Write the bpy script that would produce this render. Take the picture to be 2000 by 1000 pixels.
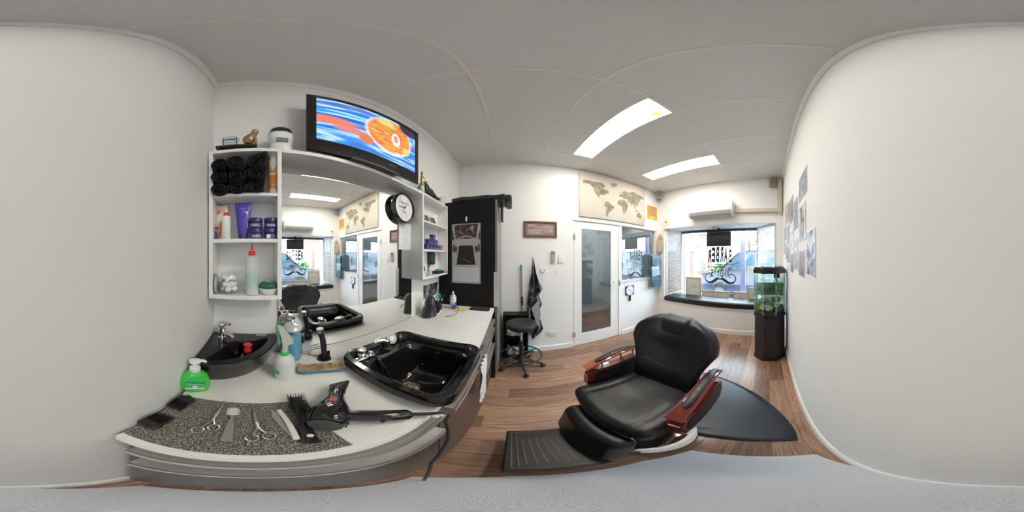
import bpy, math, random
from mathutils import Vector, Matrix
random.seed(7)
PI = math.pi
SC = bpy.context.scene
C = SC.collection
for o in list(bpy.data.objects): bpy.data.objects.remove(o)

# ------------------------------------------------------------------ camera, world, light
EYE = 1.5
cam = bpy.data.cameras.new('camera'); camo = bpy.data.objects.new('camera', cam); C.objects.link(camo)
cam.type = 'PANO'; cam.panorama_type = 'EQUIRECTANGULAR'
cam.longitude_min = -PI; cam.longitude_max = PI; cam.latitude_min = -PI/2; cam.latitude_max = PI/2
cam.clip_start = 0.01; cam.clip_end = 200
camo.location = (0, 0, EYE); camo.rotation_euler = (PI/2, 0, 0)
SC.camera = camo
w = bpy.data.worlds.new('sky'); SC.world = w; w.use_nodes = True
bg = w.node_tree.nodes['Background']; bg.inputs[0].default_value = (0.72, 0.86, 1.0, 1); bg.inputs[1].default_value = 12.0
sun = bpy.data.lights.new('sun', 'SUN'); sun.energy = 1.6; sun.angle = 0.03; sun.color = (1, .95, .86)
suno = bpy.data.objects.new('sun', sun); C.objects.link(suno); suno.rotation_euler = (math.radians(38), 0, math.radians(200)); suno.location = (8, -4, 9)
SC.view_settings.view_transform = 'Standard'; SC.view_settings.look = 'None'
SC.view_settings.gamma = 1.0; SC.view_settings.use_curve_mapping = False
SC.view_settings.exposure = 0.95
LIGHT_STRENGTH = 15.0
cy = SC.cycles
cy.use_denoising = True; cy.max_bounces = 10; cy.diffuse_bounces = 6; cy.glossy_bounces = 6; cy.transparent_max_bounces = 24
cy.caustics_reflective = False; cy.caustics_refractive = False; cy.sample_clamp_indirect = 6.0

# ------------------------------------------------------------------ measured rays: pixel of the photograph -> point on a real plane
def ray(px, py):
    az = (px-1000)*PI/1000; el = (500-py)*PI/1000
    return Vector((math.sin(az)*math.cos(el), math.cos(az)*math.cos(el), math.sin(el)))
E0 = Vector((0, 0, EYE))
def onx(px, py, x): d = ray(px, py); return E0 + d*(x/d.x)
def ony(px, py, y): d = ray(px, py); return E0 + d*(y/d.y)
def onz(px, py, z): d = ray(px, py); return E0 + d*((z-EYE)/d.z)

# ------------------------------------------------------------------ materials
MATS = {}
def mat(name, col, rough=.5, metal=0., spec=.5, coat=0., bump=0., bscale=60., var=0., vscale=4., emis=None, estr=0., sheen=0., sss=0.):
    if name in MATS: return MATS[name]
    m = bpy.data.materials.new(name); m.use_nodes = True; nt = m.node_tree; b = nt.nodes['Principled BSDF']
    c = (*col, 1) if len(col) == 3 else col
    b.inputs['Base Color'].default_value = c
    b.inputs['Roughness'].default_value = rough; b.inputs['Metallic'].default_value = metal
    b.inputs['Specular IOR Level'].default_value = spec; b.inputs['Coat Weight'].default_value = coat
    if sheen: b.inputs['Sheen Weight'].default_value = sheen
    if emis: b.inputs['Emission Color'].default_value = (*emis, 1); b.inputs['Emission Strength'].default_value = estr
    if bump or var:
        tc = nt.nodes.new('ShaderNodeTexCoord')
    if bump:
        n = nt.nodes.new('ShaderNodeTexNoise'); n.inputs['Scale'].default_value = bscale; n.inputs['Detail'].default_value = 4
        nt.links.new(tc.outputs['Object'], n.inputs['Vector'])
        bp = nt.nodes.new('ShaderNodeBump'); bp.inputs['Strength'].default_value = bump; bp.inputs['Distance'].default_value = .01
        nt.links.new(n.outputs['Fac'], bp.inputs['Height']); nt.links.new(bp.outputs['Normal'], b.inputs['Normal'])
    if var:
        n = nt.nodes.new('ShaderNodeTexNoise'); n.inputs['Scale'].default_value = vscale; n.inputs['Detail'].default_value = 3
        nt.links.new(tc.outputs['Object'], n.inputs['Vector'])
        mx = nt.nodes.new('ShaderNodeMix'); mx.data_type = 'RGBA'
        mx.inputs[6].default_value = tuple(max(0, x*(1-var)) for x in c[:3]) + (1,)
        mx.inputs[7].default_value = tuple(min(1, x*(1+var)) for x in c[:3]) + (1,)
        nt.links.new(n.outputs['Fac'], mx.inputs[0]); nt.links.new(mx.outputs[2], b.inputs['Base Color'])
    MATS[name] = m; return m

def ramp_mat(name, stops, scale=(1,1,1), nscale=5., detail=5., rough=.5, dist=0., kind='noise', rnd=False, metal=0., emit=0., coat=0., bump=0., coords='Object', rot=(0,0,0), interp='LINEAR', loc=(0,0,0)):
    if name in MATS: return MATS[name]
    m = bpy.data.materials.new(name); m.use_nodes = True; nt = m.node_tree; b = nt.nodes['Principled BSDF']; L = nt.links.new
    tc = nt.nodes.new('ShaderNodeTexCoord'); mp = nt.nodes.new('ShaderNodeMapping'); mp.inputs['Scale'].default_value = scale; mp.inputs['Rotation'].default_value = rot; mp.inputs['Location'].default_value = loc
    src = tc.outputs[coords]
    if rnd:
        oi = nt.nodes.new('ShaderNodeObjectInfo'); ad = nt.nodes.new('ShaderNodeVectorMath'); ad.operation = 'MULTIPLY_ADD'
        ad.inputs[1].default_value = (1, 1, 1)
        ml = nt.nodes.new('ShaderNodeMath'); ml.operation = 'MULTIPLY'; ml.inputs[1].default_value = 37.; L(oi.outputs['Random'], ml.inputs[0])
        L(src, ad.inputs[0]); L(ml.outputs[0], ad.inputs[2]); src = ad.outputs[0]
    L(src, mp.inputs['Vector'])
    if kind == 'noise':
        n = nt.nodes.new('ShaderNodeTexNoise'); n.inputs['Detail'].default_value = detail; n.inputs['Distortion'].default_value = dist; fo = n.outputs['Fac']; n.inputs['Scale'].default_value = nscale
    elif kind == 'wave':
        n = nt.nodes.new('ShaderNodeTexWave'); n.inputs['Distortion'].default_value = dist; fo = n.outputs['Fac']; n.inputs['Scale'].default_value = nscale; n.inputs['Detail'].default_value = detail
    elif kind == 'voronoi':
        n = nt.nodes.new('ShaderNodeTexVoronoi'); fo = n.outputs['Distance']; n.inputs['Scale'].default_value = nscale
    elif kind == 'cells':
        n = nt.nodes.new('ShaderNodeTexVoronoi'); fo = n.outputs['Color']; n.inputs['Scale'].default_value = nscale
    elif kind == 'checker':
        n = nt.nodes.new('ShaderNodeTexChecker'); fo = n.outputs['Fac']; n.inputs['Scale'].default_value = nscale
    L(mp.outputs[0], n.inputs['Vector'])
    cr = nt.nodes.new('ShaderNodeValToRGB'); cr.color_ramp.interpolation = interp
    el = cr.color_ramp.elements
    while len(el) < len(stops): el.new(.5)
    for e, (p, c) in zip(el, stops): e.position = p; e.color = (*c, 1)
    L(fo, cr.inputs[0]); col = cr.outputs[0]
    if rnd:
        hs = nt.nodes.new('ShaderNodeHueSaturation'); mr = nt.nodes.new('ShaderNodeMapRange'); mr.inputs[3].default_value = .62; mr.inputs[4].default_value = 1.35
        L(oi.outputs['Random'], mr.inputs[0]); L(mr.outputs[0], hs.inputs['Value']); L(col, hs.inputs['Color']); col = hs.outputs[0]
    L(col, b.inputs['Base Color']); b.inputs['Roughness'].default_value = rough; b.inputs['Metallic'].default_value = metal; b.inputs['Coat Weight'].default_value = coat
    if emit: L(col, b.inputs['Emission Color']); b.inputs['Emission Strength'].default_value = emit
    if bump:
        bp = nt.nodes.new('ShaderNodeBump'); bp.inputs['Strength'].default_value = bump; bp.inputs['Distance'].default_value = .005; L(fo, bp.inputs['Height']); L(bp.outputs[0], b.inputs['Normal'])
    MATS[name] = m; return m

def glass(name, tint=(1,1,1), rough=0., refl=1., ior=1.45, base=0.):
    if name in MATS: return MATS[name]
    m = bpy.data.materials.new(name); m.use_nodes = True; nt = m.node_tree; nt.nodes.clear(); L = nt.links.new
    o = nt.nodes.new('ShaderNodeOutputMaterial'); mx = nt.nodes.new('ShaderNodeMixShader'); t = nt.nodes.new('ShaderNodeBsdfTransparent'); t.inputs[0].default_value = (*tint, 1)
    g = nt.nodes.new('ShaderNodeBsdfGlossy'); g.inputs['Roughness'].default_value = rough; g.inputs[0].default_value = (refl, refl, refl, 1)
    f = nt.nodes.new('ShaderNodeFresnel'); f.inputs[0].default_value = ior
    ge = nt.nodes.new('ShaderNodeNewGeometry'); iv = nt.nodes.new('ShaderNodeMath'); iv.operation = 'SUBTRACT'; iv.inputs[0].default_value = 1.; L(ge.outputs['Backfacing'], iv.inputs[1])
    ad = nt.nodes.new('ShaderNodeMath'); ad.operation = 'ADD'; ad.use_clamp = True; ad.inputs[1].default_value = base; L(f.outputs[0], ad.inputs[0])
    ml = nt.nodes.new('ShaderNodeMath'); ml.operation = 'MULTIPLY'; L(ad.outputs[0], ml.inputs[0]); L(iv.outputs[0], ml.inputs[1])
    L(ml.outputs[0], mx.inputs[0]); L(t.outputs[0], mx.inputs[1]); L(g.outputs[0], mx.inputs[2]); L(mx.outputs[0], o.inputs[0])
    MATS[name] = m; return m

def frost(name, col, a=.5, rough=.3):     # milky translucent plastic
    if name in MATS: return MATS[name]
    m = mat(name, col, rough); nt = m.node_tree; L = nt.links.new; b = nt.nodes['Principled BSDF']; b.inputs['Alpha'].default_value = a
    return m

WHITE = mat('white_paint', (.80, .79, .77), .55, var=.02, vscale=1.5)
WALLM = mat('wall_paint', (.86, .855, .85), .8, bump=.05, bscale=90, var=.015, vscale=1.2)
TRIMM = mat('white_trim_gloss', (.84, .84, .83), .35)
CEILM = mat('ceiling_tile_board', (.70, .695, .685), .9, bump=.05, bscale=200, var=.02, vscale=2)
GRIDM = mat('beige_grid_bar', (.78, .74, .67), .6)
LAM = mat('white_laminate', (.86, .855, .84), .35, var=.01)
BLACKG = mat('black_gloss_plastic', (.012, .012, .014), .12, coat=.3)
BLACKM = mat('black_matte_plastic', (.02, .02, .022), .45)
BLACKS = mat('black_sink_ceramic', (.010, .009, .010), .10, coat=.1)
LEATH = mat('black_leather', (.010, .010, .012), .36, bump=.12, bscale=220, spec=.5)
LEATHP = mat('black_leather_pad', (.02, .02, .021), .4, bump=.1, bscale=220)
CHROME = mat('chrome', (.82, .83, .85), .08, 1.)
STEEL = mat('brushed_steel', (.70, .70, .69), .28, 1.)
ALU = mat('brushed_aluminium', (.72, .71, .68), .38, .85)
REDW = ramp_mat('red_lacquered_wood', [(0, (.11, .010, .006)), (.6, (.20, .022, .012)), (1, (.30, .05, .02))], (1, 6, 6), 5, rough=.14, coat=.8)
REDT = ramp_mat('orange_lacquered_wood', [(0, (.30, .06, .02)), (1, (.48, .12, .04))], (1, 6, 6), 5, rough=.12, coat=.8)
MIRR = mat('mirror_silver', (.93, .95, .95), .0, 1.)
PAPER = mat('white_paper', (.84, .84, .83), .7)
INK = mat('black_ink', (.015, .015, .018), .6)
GREYINK = mat('grey_ink', (.35, .35, .36), .6)
NAVY = mat('navy_jar_plastic', (.045, .035, .16), .3)
NAVYL = mat('navy_jar_label', (.10, .10, .28), .35)
VIOLET = mat('violet_tube_plastic', (.085, .055, .42), .35)
SILV = mat('silver_print', (.62, .66, .74), .35, .4)
ORANGE = mat('orange_print', (.80, .24, .04), .45)
CREAM = mat('cream_plastic', (.80, .75, .66), .4)
REDP = mat('red_plastic', (.75, .04, .025), .3)
WPLAS = mat('white_plastic', (.82, .82, .81), .3)
GREYP = mat('grey_plastic', (.38, .38, .39), .4)
DARKW = ramp_mat('dark_wood_laminate', [(0, (.035, .022, .024)), (.5, (.06, .04, .042)), (1, (.10, .07, .068))], (40, 2, 40), 3, rough=.3)
GLASSC = glass('clear_glass')
GLASSW = glass('window_glass', (.93, .97, .97))
GLASSD = glass('door_glass', (.80, .88, .93), ior=1.6, base=.20, rough=.05)
GLASST = glass('tank_glass', (.95, .985, .975))
CLOTHW = mat('white_cloth', (.80, .80, .80), .9, bump=.3, bscale=120)
TOWELB = mat('black_towelling', (.010, .010, .012), 1., bump=.8, bscale=260, sheen=.02)
WOODL = mat('pale_wood', (.62, .42, .22), .5, var=.1, vscale=30)
GREEN = mat('green_plastic', (.05, .55, .10), .35)

# ------------------------------------------------------------------ mesh builder
def I4(): return Matrix.Identity(4)
class MB:
    def __init__(s): s.v = []; s.f = []
    def add(s, vs, fs, M=None):
        n = len(s.v)
        s.v += [tuple(M @ Vector(p)) for p in vs] if M else [tuple(p) for p in vs]
        s.f += [tuple(i+n for i in f) for f in fs]; return s
    def box(s, x0, x1, y0, y1, z0, z1, M=None):
        v = [(x, y, z) for x in (x0, x1) for y in (y0, y1) for z in (z0, z1)]
        return s.add(v, [(0,1,3,2), (4,6,7,5), (0,4,5,1), (2,3,7,6), (0,2,6,4), (1,5,7,3)], M)
    def loft(s, rings, cap0=True, cap1=True, closed=True, M=None, wrap=False):
        n = len(rings[0]); v = [p for r in rings for p in r]; f = []
        m = len(rings); rr_ = range(m if wrap else m-1)
        for i in rr_:
            j2 = (i+1) % m
            for j in range(n if closed else n-1):
                k = (j+1) % n; f.append((i*n+j, i*n+k, j2*n+k, j2*n+j))
        if cap0 and not wrap: f.append(tuple(range(n-1, -1, -1)))
        if cap1 and not wrap: f.append(tuple((m-1)*n+j for j in range(n)))
        return s.add(v, f, M)
    def lathe(s, prof, seg=28, M=None, sx=1., sy=1., cap1=True):
        rings = [[(max(r, 1e-5)*math.cos(2*PI*j/seg)*sx, max(r, 1e-5)*math.sin(2*PI*j/seg)*sy, z) for j in range(seg)] for r, z in prof]
        return s.loft(rings, M=M, cap1=cap1)
    def tube(s, path, r, seg=8, M=None):
        P = [Vector(p) for p in path]; n = len(P); R = r if isinstance(r, (list, tuple)) else [r]*n
        rings = []; up = None
        for i in range(n):
            t = (P[min(i+1, n-1)] - P[max(i-1, 0)]).normalized()
            if up is None: up = Vector((0,0,1)) if abs(t.z) < .9 else Vector((1,0,0))
            a = t.cross(up).normalized(); b = a.cross(t).normalized(); up = b
            rings.append([tuple(P[i] + a*R[i]*math.cos(2*PI*j/seg) + b*R[i]*math.sin(2*PI*j/seg)) for j in range(seg)])
        return s.loft(rings, M=M)
    def prism(s, poly, y0, y1, M=None):          # poly in XZ, extruded along Y
        n = len(poly); v = [(x, y0, z) for x, z in poly] + [(x, y1, z) for x, z in poly]
        f = [tuple(range(n)), tuple(range(2*n-1, n-1, -1))] + [(i, n+i, n+(i+1) % n, (i+1) % n) for i in range(n)]
        return s.add(v, f, M)
    def slab(s, poly, z0, z1, M=None):           # poly in XY, extruded along Z
        n = len(poly); v = [(x, y, z0) for x, y in poly] + [(x, y, z1) for x, y in poly]
        f = [tuple(range(n-1, -1, -1)), tuple(range(n, 2*n))] + [(i, (i+1) % n, n+(i+1) % n, n+i) for i in range(n)]
        return s.add(v, f, M)
    def ball(s, c, r, seg=16, rng=10, M=None):
        if not isinstance(r, (tuple, list)): r = (r, r, r)
        rings = []
        for i in range(rng+1):
            a = PI*i/rng; q = max(math.sin(a), 1e-4)
            rings.append([(c[0]+r[0]*q*math.cos(2*PI*j/seg), c[1]+r[1]*q*math.sin(2*PI*j/seg), c[2]-r[2]*math.cos(a)) for j in range(seg)])
        return s.loft(rings, M=M)
    def rbox(s, c, h, r, k=2, m=1, M=None, fn=None):   # rounded box: centre, half sizes, radius
        def ax(S):
            a = [-S + r*i/k for i in range(k)]; b = [-(S-r) + 2*(S-r)*i/m for i in range(m+1)]
            return a + b + [-x for x in reversed(a)]
        A = [ax(h[0]), ax(h[1]), ax(h[2])]; vs = {}; V = []; F = []
        def vid(p):
            key = tuple(round(x, 6) for x in p)
            if key not in vs:
                inn = [max(-(h[i]-r), min(h[i]-r, p[i])) for i in range(3)]; d = Vector([p[i]-inn[i] for i in range(3)])
                q = Vector(inn) + (d.normalized()*r if d.length > 1e-9 else d)
                if fn: q = Vector(fn(q.x, q.y, q.z))
                vs[key] = len(V); V.append((q.x+c[0], q.y+c[1], q.z+c[2]))
            return vs[key]
        for a in range(3):
            b, d = (a+1) % 3, (a+2) % 3
            for sg in (-1, 1):
                for i in range(len(A[b])-1):
                    for j in range(len(A[d])-1):
                        q = []
                        for (ii, jj) in ((i, j), (i+1, j), (i+1, j+1), (i, j+1)):
                            p = [0, 0, 0]; p[a] = sg*h[a]; p[b] = A[b][ii]; p[d] = A[d][jj]; q.append(vid(p))
                        if sg < 0: q.reverse()
                        if len(set(q)) == 4: F.append(tuple(q))
        return s.add(V, F, M)

def obj(name, mb, m, parent=None, world=False, smooth=40, kind=None, label=None, bevel=0.):
    me = bpy.data.meshes.new(name); V = mb.v
    if world and parent is not None:
        inv = wmat(parent).inverted(); V = [tuple(inv @ Vector(p)) for p in V]
    me.from_pydata(V, [], mb.f); me.update()
    me.materials.append(m)
    if smooth:
        for p in me.polygons: p.use_smooth = True
        me.set_sharp_from_angle(angle=math.radians(smooth))
    o = bpy.data.objects.new(name, me); C.objects.link(o)
    if parent is not None: o.parent = parent
    if kind: o['kind'] = kind
    if label: o['label'] = label
    if bevel:
        b = o.modifiers.new('bevel', 'BEVEL'); b.width = bevel; b.segments = 2; b.limit_method = 'ANGLE'
    return o
def wmat(o):
    M = Matrix.Translation(o.location) @ o.rotation_euler.to_matrix().to_4x4()
    return wmat(o.parent) @ M if o.parent else M
def thing(name, label, cat, loc=(0,0,0), rz=0., group=None, rx=0., ry=0.):
    o = bpy.data.objects.new(name, None); C.objects.link(o); o.location = loc; o.rotation_euler = (rx, ry, rz); o.empty_display_size = .05
    return tag(o, label, cat, group)
def tag(o, label, cat, group=None):
    o['label'] = label; o['category'] = cat
    if group: o['group'] = group
    return o
def struct(name, mb, m, parent=None, smooth=0, world=True, bevel=0.):
    o = obj(name, mb, m, parent, world=world and parent is not None, smooth=smooth, bevel=bevel)
    if parent is None: o['kind'] = 'structure'
    return o
def dup(root, loc, rz=0., label=None, group=None):
    r = root.copy(); C.objects.link(r); r.location = loc; r.rotation_euler.z = rz
    if label: r['label'] = label
    if group: r['group'] = group
    kids = [c for c in bpy.data.objects if c.parent == root]
    for ch in kids:
        c = ch.copy(); C.objects.link(c); c.parent = r
        for g in [x for x in bpy.data.objects if x.parent == ch]:
            d = g.copy(); C.objects.link(d); d.parent = c
    return r
def share(o, parent, loc=(0,0,0), rz=0.):
    c = o.copy(); C.objects.link(c); c.parent = parent; c.location = loc; c.rotation_euler.z = rz; return c
def text(name, s, m, parent, cx, cz, w, h, y=0., depth=.0006, M=None, space=1., kind=None, bold=0.):
    cu = bpy.data.curves.new('t', 'FONT'); cu.body = s; cu.align_x = 'CENTER'; cu.space_character = space; cu.space_line = 1.1
    cu.resolution_u = 3; cu.extrude = 0.0; cu.offset = bold
    t = bpy.data.objects.new('t', cu); C.objects.link(t)
    me = bpy.data.meshes.new_from_object(t); bpy.data.objects.remove(t); bpy.data.curves.remove(cu)
    xs = [v.co.x for v in me.vertices]; ys = [v.co.y for v in me.vertices]
    sx = w/(max(xs)-min(xs)); sy = h/(max(ys)-min(ys)) if h else sx; mx = (max(xs)+min(xs))/2; my = (max(ys)+min(ys))/2
    V = [(cx+(v.co.x-mx)*sx, y, cz+(v.co.y-my)*sy) for v in me.vertices]; F = [tuple(p.vertices) for p in me.polygons]
    mb = MB(); n = len(V)
    mb.add(V, F); bpy.data.meshes.remove(me)
    if M: mb.v = [tuple(M @ Vector(p)) for p in mb.v]
    return obj(name, mb, m, parent, smooth=0, kind=kind)
RB, RC, RD, RA = PI/2, 0., -PI/2, PI      # facing out of wall B (mirror), C (door), D (street window), A (photo wall)

# ------------------------------------------------------------------ room shell
ZC = 2.94
P1 = (-.815, -.215); P2 = (-.765, 2.255); P3 = (2.82, 2.255); P4 = (2.82, -.262)
TH = .12
# wall B: behind the mirror
struct('wall_left', MB().slab([(P1[0]-TH, P1[1]-TH), P1, P2, (P2[0]-TH, P2[1]+TH)], 0, 3.05), WALLM)
# wall A: the long plain wall right beside the camera
struct('wall_front', MB().slab([(P1[0]-TH, P1[1]-TH), (P4[0]+TH, P4[1]-TH), P4, P1], 0, 3.05), WALLM)
# wall C with door and interior window openings
YC = 2.255
dL, dR = ony(1121, 500, YC).x, ony(1209.5, 500, YC).x
dT = ony(1165, 433.5, YC).z
wL, wR = ony(1214.5, 500, YC).x, ony(1280, 500, YC).x
wT = ony(1214.5, 441, YC).z; wB = ony(1214.5, 549.5, YC).z
mb = MB()
def cw(x0, x1, z0, z1, m=mb): m.box(x0, x1, YC, YC+TH, z0, z1)
poly = [(P2[0], 0), (dL, 0), (dL, dT), (dR, dT), (dR, 0), (P3[0]+TH, 0), (P3[0]+TH, 3.05), (P2[0], 3.05)]
def ring_wall(outer, hole, y0, y1):
    # outer polygon with one rectangular hole, joined by a slit
    (a, b, c, d) = hole
    x0, x1, z0, z1 = a, b, c, d
    m = MB(); ox0, ox1 = outer[0], outer[1]
    return m
mb.prism([(P2[0], 0), (dL, 0), (dL, dT), (dR, dT), (dR, 0), (wL, 0), (wL, 3.05), (P2[0], 3.05)], YC, YC+TH)
mb.prism([(wL, 0), (P3[0]+TH, 0), (P3[0]+TH, wB), (wL, wB)], YC, YC+TH)
mb.prism([(wL, wT), (P3[0]+TH, wT), (P3[0]+TH, 3.05), (wL, 3.05)], YC, YC+TH)
mb.prism([(wR, wB), (P3[0]+TH, wB), (P3[0]+TH, wT), (wR, wT)], YC, YC+TH)
struct('wall_back', mb, WALLM)
# wall D with the bay opening
XD = 2.82; LINT = 2.085; BEN = .52
JL = 2.09; JR = -.145            # bay jambs at the wall face
XW = 3.40; WLy, WRy = 1.99, .20  # bay front window
mb = MB().box(XD, XD+TH, JL, YC+TH, 0, 3.05).box(XD, XD+TH, P4[1]-TH, JR, 0, 3.05).box(XD, XD+TH, JR, JL, LINT, 3.05).box(XD, XD+.03, JR, JL, 0, BEN-.02)
struct('wall_right', mb, WALLM)
# ceiling: slab, tiles and grid bars
ceil = struct('ceiling', MB().box(-.95, 2.96, -.40, 2.40, ZC+.012, ZC+.10), CEILM)
gx = [-.80, -.18, .41, 1.0, 1.59, 2.18, 2.82]; gy = [-.25, .647, 1.863, 2.255]
L1 = (.735, .995, .665, 1.845); L2 = (1.905, 2.165, .665, 1.845)
cells = []
for i in range(6):
    for j in range(3):
        x0, x1, y0, y1 = gx[i], gx[i+1], gy[j], gy[j+1]
        if j == 1 and i == 2: x1 = L1[0]-.015
        if j == 1 and i == 4: x1 = L2[0]-.015
        obj('ceiling_tile', MB().box(x0+.004, x1-.004, y0+.004, y1-.004, ZC, ZC+.012), CEILM, ceil, smooth=0)
for x in gx[1:-1]: obj('grid_bar', MB().box(x-.011, x+.011, -.25, 2.255, ZC-.004, ZC+.002), GRIDM, ceil, smooth=0)
for y in gy[1:-1]: obj('grid_bar', MB().box(-.78, 2.82, y-.011, y+.011, ZC-.0045, ZC+.001), GRIDM, ceil, smooth=0)
obj('grid_bar', MB().box(-.80, -.765, -.2, 2.2, ZC-.004, ZC+.002), GRIDM, ceil, smooth=0)
def strip(name, a, b, prof, m=TRIMM):   # prof: (offset from wall, z) ring; a->b in plan, offset to the left of a->b
    a = Vector(a); b = Vector(b); d = (b-a).normalized(); n = Vector((-d.y, d.x))
    rings = [[(p.x+n.x*o_, p.y+n.y*o_, z) for o_, z in prof] for p in (a, b)]
    return struct(name, MB().loft(rings), m)
cor = [(0, ZC), (0, ZC-.028), (.006, ZC-.03), (.028, ZC-.008), (.03, ZC)]
strip('trim_1', P1, P4, cor); strip('trim_2', P2, P1, cor)
bsb = [(0, 0), (.014, 0), (.014, .075), (.008, .09), (0, .09)]
strip('baseboard_front', P1, P4, bsb)
strip('baseboard_back', (dL-.03, YC), P2, bsb); strip('baseboard_back', P3, (dR+.045, YC), bsb)
strip('baseboard_right', (XD, JR), P3, bsb)
# floor planks
PLANK = ramp_mat('wood_plank', [(0, (.11, .055, .035)), (.35, (.23, .125, .08)), (.6, (.36, .215, .145)), (1, (.50, .33, .235))], (1.3, 22, 1), 4, detail=6, rough=.27, dist=.8, rnd=True, bump=.04)
floor = struct('floor', MB().box(-.95, 2.96, -.40, 2.40, -.05, -.012), mat('dark_subfloor', (.03, .02, .015), .8))
py_ = -.30; row = 0
while py_ < 2.26:
    y1 = min(py_+.143, 2.32); x = -.85 - random.random()*.8
    while x < 2.86:
        ln = random.choice((.62, .85, 1.1, 1.3)); x1 = min(x+ln, 2.9); x0 = max(x, -.85)
        if x1 > x0+.02: obj('plank', MB().box(x0+.0007, x1-.0007, py_+.0007, y1-.0007, -.012, 0), PLANK, floor, smooth=0)
        x += ln
    py_ += .143
# ceiling lights
DIFF = bpy.data.materials.new('light_diffuser'); DIFF.use_nodes = True
nt = DIFF.node_tree; b = nt.nodes['Principled BSDF']; tc = nt.nodes.new('ShaderNodeTexCoord'); mp = nt.nodes.new('ShaderNodeMapping'); mp.inputs['Scale'].default_value = (9, 1.2, 1)
n = nt.nodes.new('ShaderNodeTexNoise'); n.inputs['Scale'].default_value = 1.4; cr = nt.nodes.new('ShaderNodeValToRGB')
cr.color_ramp.elements[0].position = .35; cr.color_ramp.elements[0].color = (1, .91, .66, 1); cr.color_ramp.elements[1].position = .6; cr.color_ramp.elements[1].color = (1, .985, .97, 1)
nt.links.new(tc.outputs['Object'], mp.inputs[0]); nt.links.new(mp.outputs[0], n.inputs['Vector']); nt.links.new(n.outputs['Fac'], cr.inputs[0])
nt.links.new(cr.outputs[0], b.inputs['Emission Color']); b.inputs['Emission Strength'].default_value = LIGHT_STRENGTH
for i, (L, lb) in enumerate(((L1, 'recessed ceiling light panel nearer the mirror with a yellowed spot'), (L2, 'recessed ceiling light panel nearer the shop window'))):
    x0, x1, y0, y1 = L
    t = thing('ceiling_light', lb, 'light', ((x0+x1)/2, (y0+y1)/2, ZC), group='recessed ceiling light panels')
    m = MB().box(x0-.014, x0, y0-.014, y1+.014, ZC-.005, ZC+.01).box(x1, x1+.014, y0-.014, y1+.014, ZC-.005, ZC+.01).box(x0, x1, y0-.014, y0, ZC-.005, ZC+.01).box(x0, x1, y1, y1+.014, ZC-.005, ZC+.01)
    obj('frame', m, GRIDM, t, world=True, smooth=0)
    obj('diffuser', MB().box(x0, x1, y0, y1, ZC-.002, ZC+.004), DIFF, t, world=True, smooth=0)
    if i == 0: obj('yellow_spot', MB().box(x1-.09, x1-.03, y0+.06, y0+.13, ZC-.004, ZC-.002), mat('yellowed_plastic', (.75, .62, .12), .5, emis=(1, .8, .2), estr=.6), t, world=True, smooth=0, label='yellow stained patch')

# bay window: soffit, bench, frames, panes
struct('ceiling', MB().slab([(XD+TH, JR-.02), (XW+.12, WRy-.05), (XW+.12, WLy+.05), (XD+TH, JL+.02)], LINT, LINT+.06), WHITE)
for k, (px, py) in enumerate(((1351, 446), (1394, 443), (1446, 439))):
    p = onz(px, py, LINT); t = thing('downlight', ('small round downlight in the window soffit, left of three', 'small round downlight in the window soffit, middle of three', 'small round downlight in the window soffit, right of three')[k], 'light', (p.x, p.y, LINT), group='soffit downlights')
    obj('ring', MB().lathe([(.045, -.001), (.045, -.006), (.032, -.006), (.032, -.001)], 20), ALU, t)
    obj('lens', MB().lathe([(.031, -.001), (.031, -.003), (.0, -.003)], 20), mat('dark_lens', (.12, .12, .12), .2), t)
FR = mat('window_frame_paint', (.78, .76, .73), .4)
sill = struct('trim_3', MB().slab([(XD-.012, JR-.0), (XD-.012, P3[1]-.005), (XD, P3[1]-.005), (XD, JL), (XW+.10, WLy+.02), (XW+.10, WRy-.02), (XD, JR)], BEN-.02, BEN+.012), FR)
def pane_frame(name, a, b, z0, z1, fw=.035, g=GLASSW, gp=True):
    a = Vector(a); b = Vector(b); L = (b-a).length; ang = math.atan2(b.y-a.y, b.x-a.x)
    M = Matrix.Translation((a.x, a.y, 0)) @ Matrix.Rotation(ang, 4, 'Z')
    m = MB(); m.box(0, fw, -.03, .03, z0, z1, M).box(L-fw, L, -.03, .03, z0, z1, M).box(fw, L-fw, -.03, .03, z0, z0+fw, M).box(fw, L-fw, -.03, .03, z1-fw, z1, M)
    o = struct(name, m, FR)
    if gp: obj('pane', MB().box(fw, L-fw, -.003, .003, z0+fw, z1-fw, M), g, o, smooth=0)
    return o, M, L
BZ = .54
pane_frame('window_2', (XW, WRy), (XW, WLy), BEN, LINT)
pane_frame('window_3', (XW, WLy), (XD+.06, JL), BEN, LINT)
pane_frame('window_4', (XD+.06, JR), (XW, WRy), BEN, LINT)
# blinds on the two side windows
BLM = mat('blind_slat', (.74, .74, .74), .4)
def blind(a, b, lb):
    a = Vector(a); b = Vector(b); L = (b-a).length; ang = math.atan2(b.y-a.y, b.x-a.x)
    t = thing('venetian_blind', lb, 'blind', (a.x, a.y, BEN), ang, group='venetian blinds in the bay')
    obj('head_rail', MB().box(.02, L-.02, -.02, .02, LINT-BEN-.04, LINT-BEN-.005), BLM, t, smooth=0)
    s0 = None; z = .16
    while z < LINT-BEN-.05:
        if s0 is None:
            s0 = obj('slat', MB().prism([(.02, 0), (L-.02, 0), (L-.02, .0015), (.02, .0015)], -.012, .012, Matrix.Rotation(math.radians(32), 4, 'X')), BLM, t, smooth=0); s0.location = (0, 0, z)
        else: share(s0, t, (0, 0, z))
        z += .032
    obj('bottom_rail', MB().box(.02, L-.02, -.012, .012, .125, .14), BLM, t, smooth=0)
    for u in (.2, .8): obj('cord', MB().box(L*u-.001, L*u+.001, -.016, -.014, .14, LINT-BEN-.04), GREYP, t, smooth=0)
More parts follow.
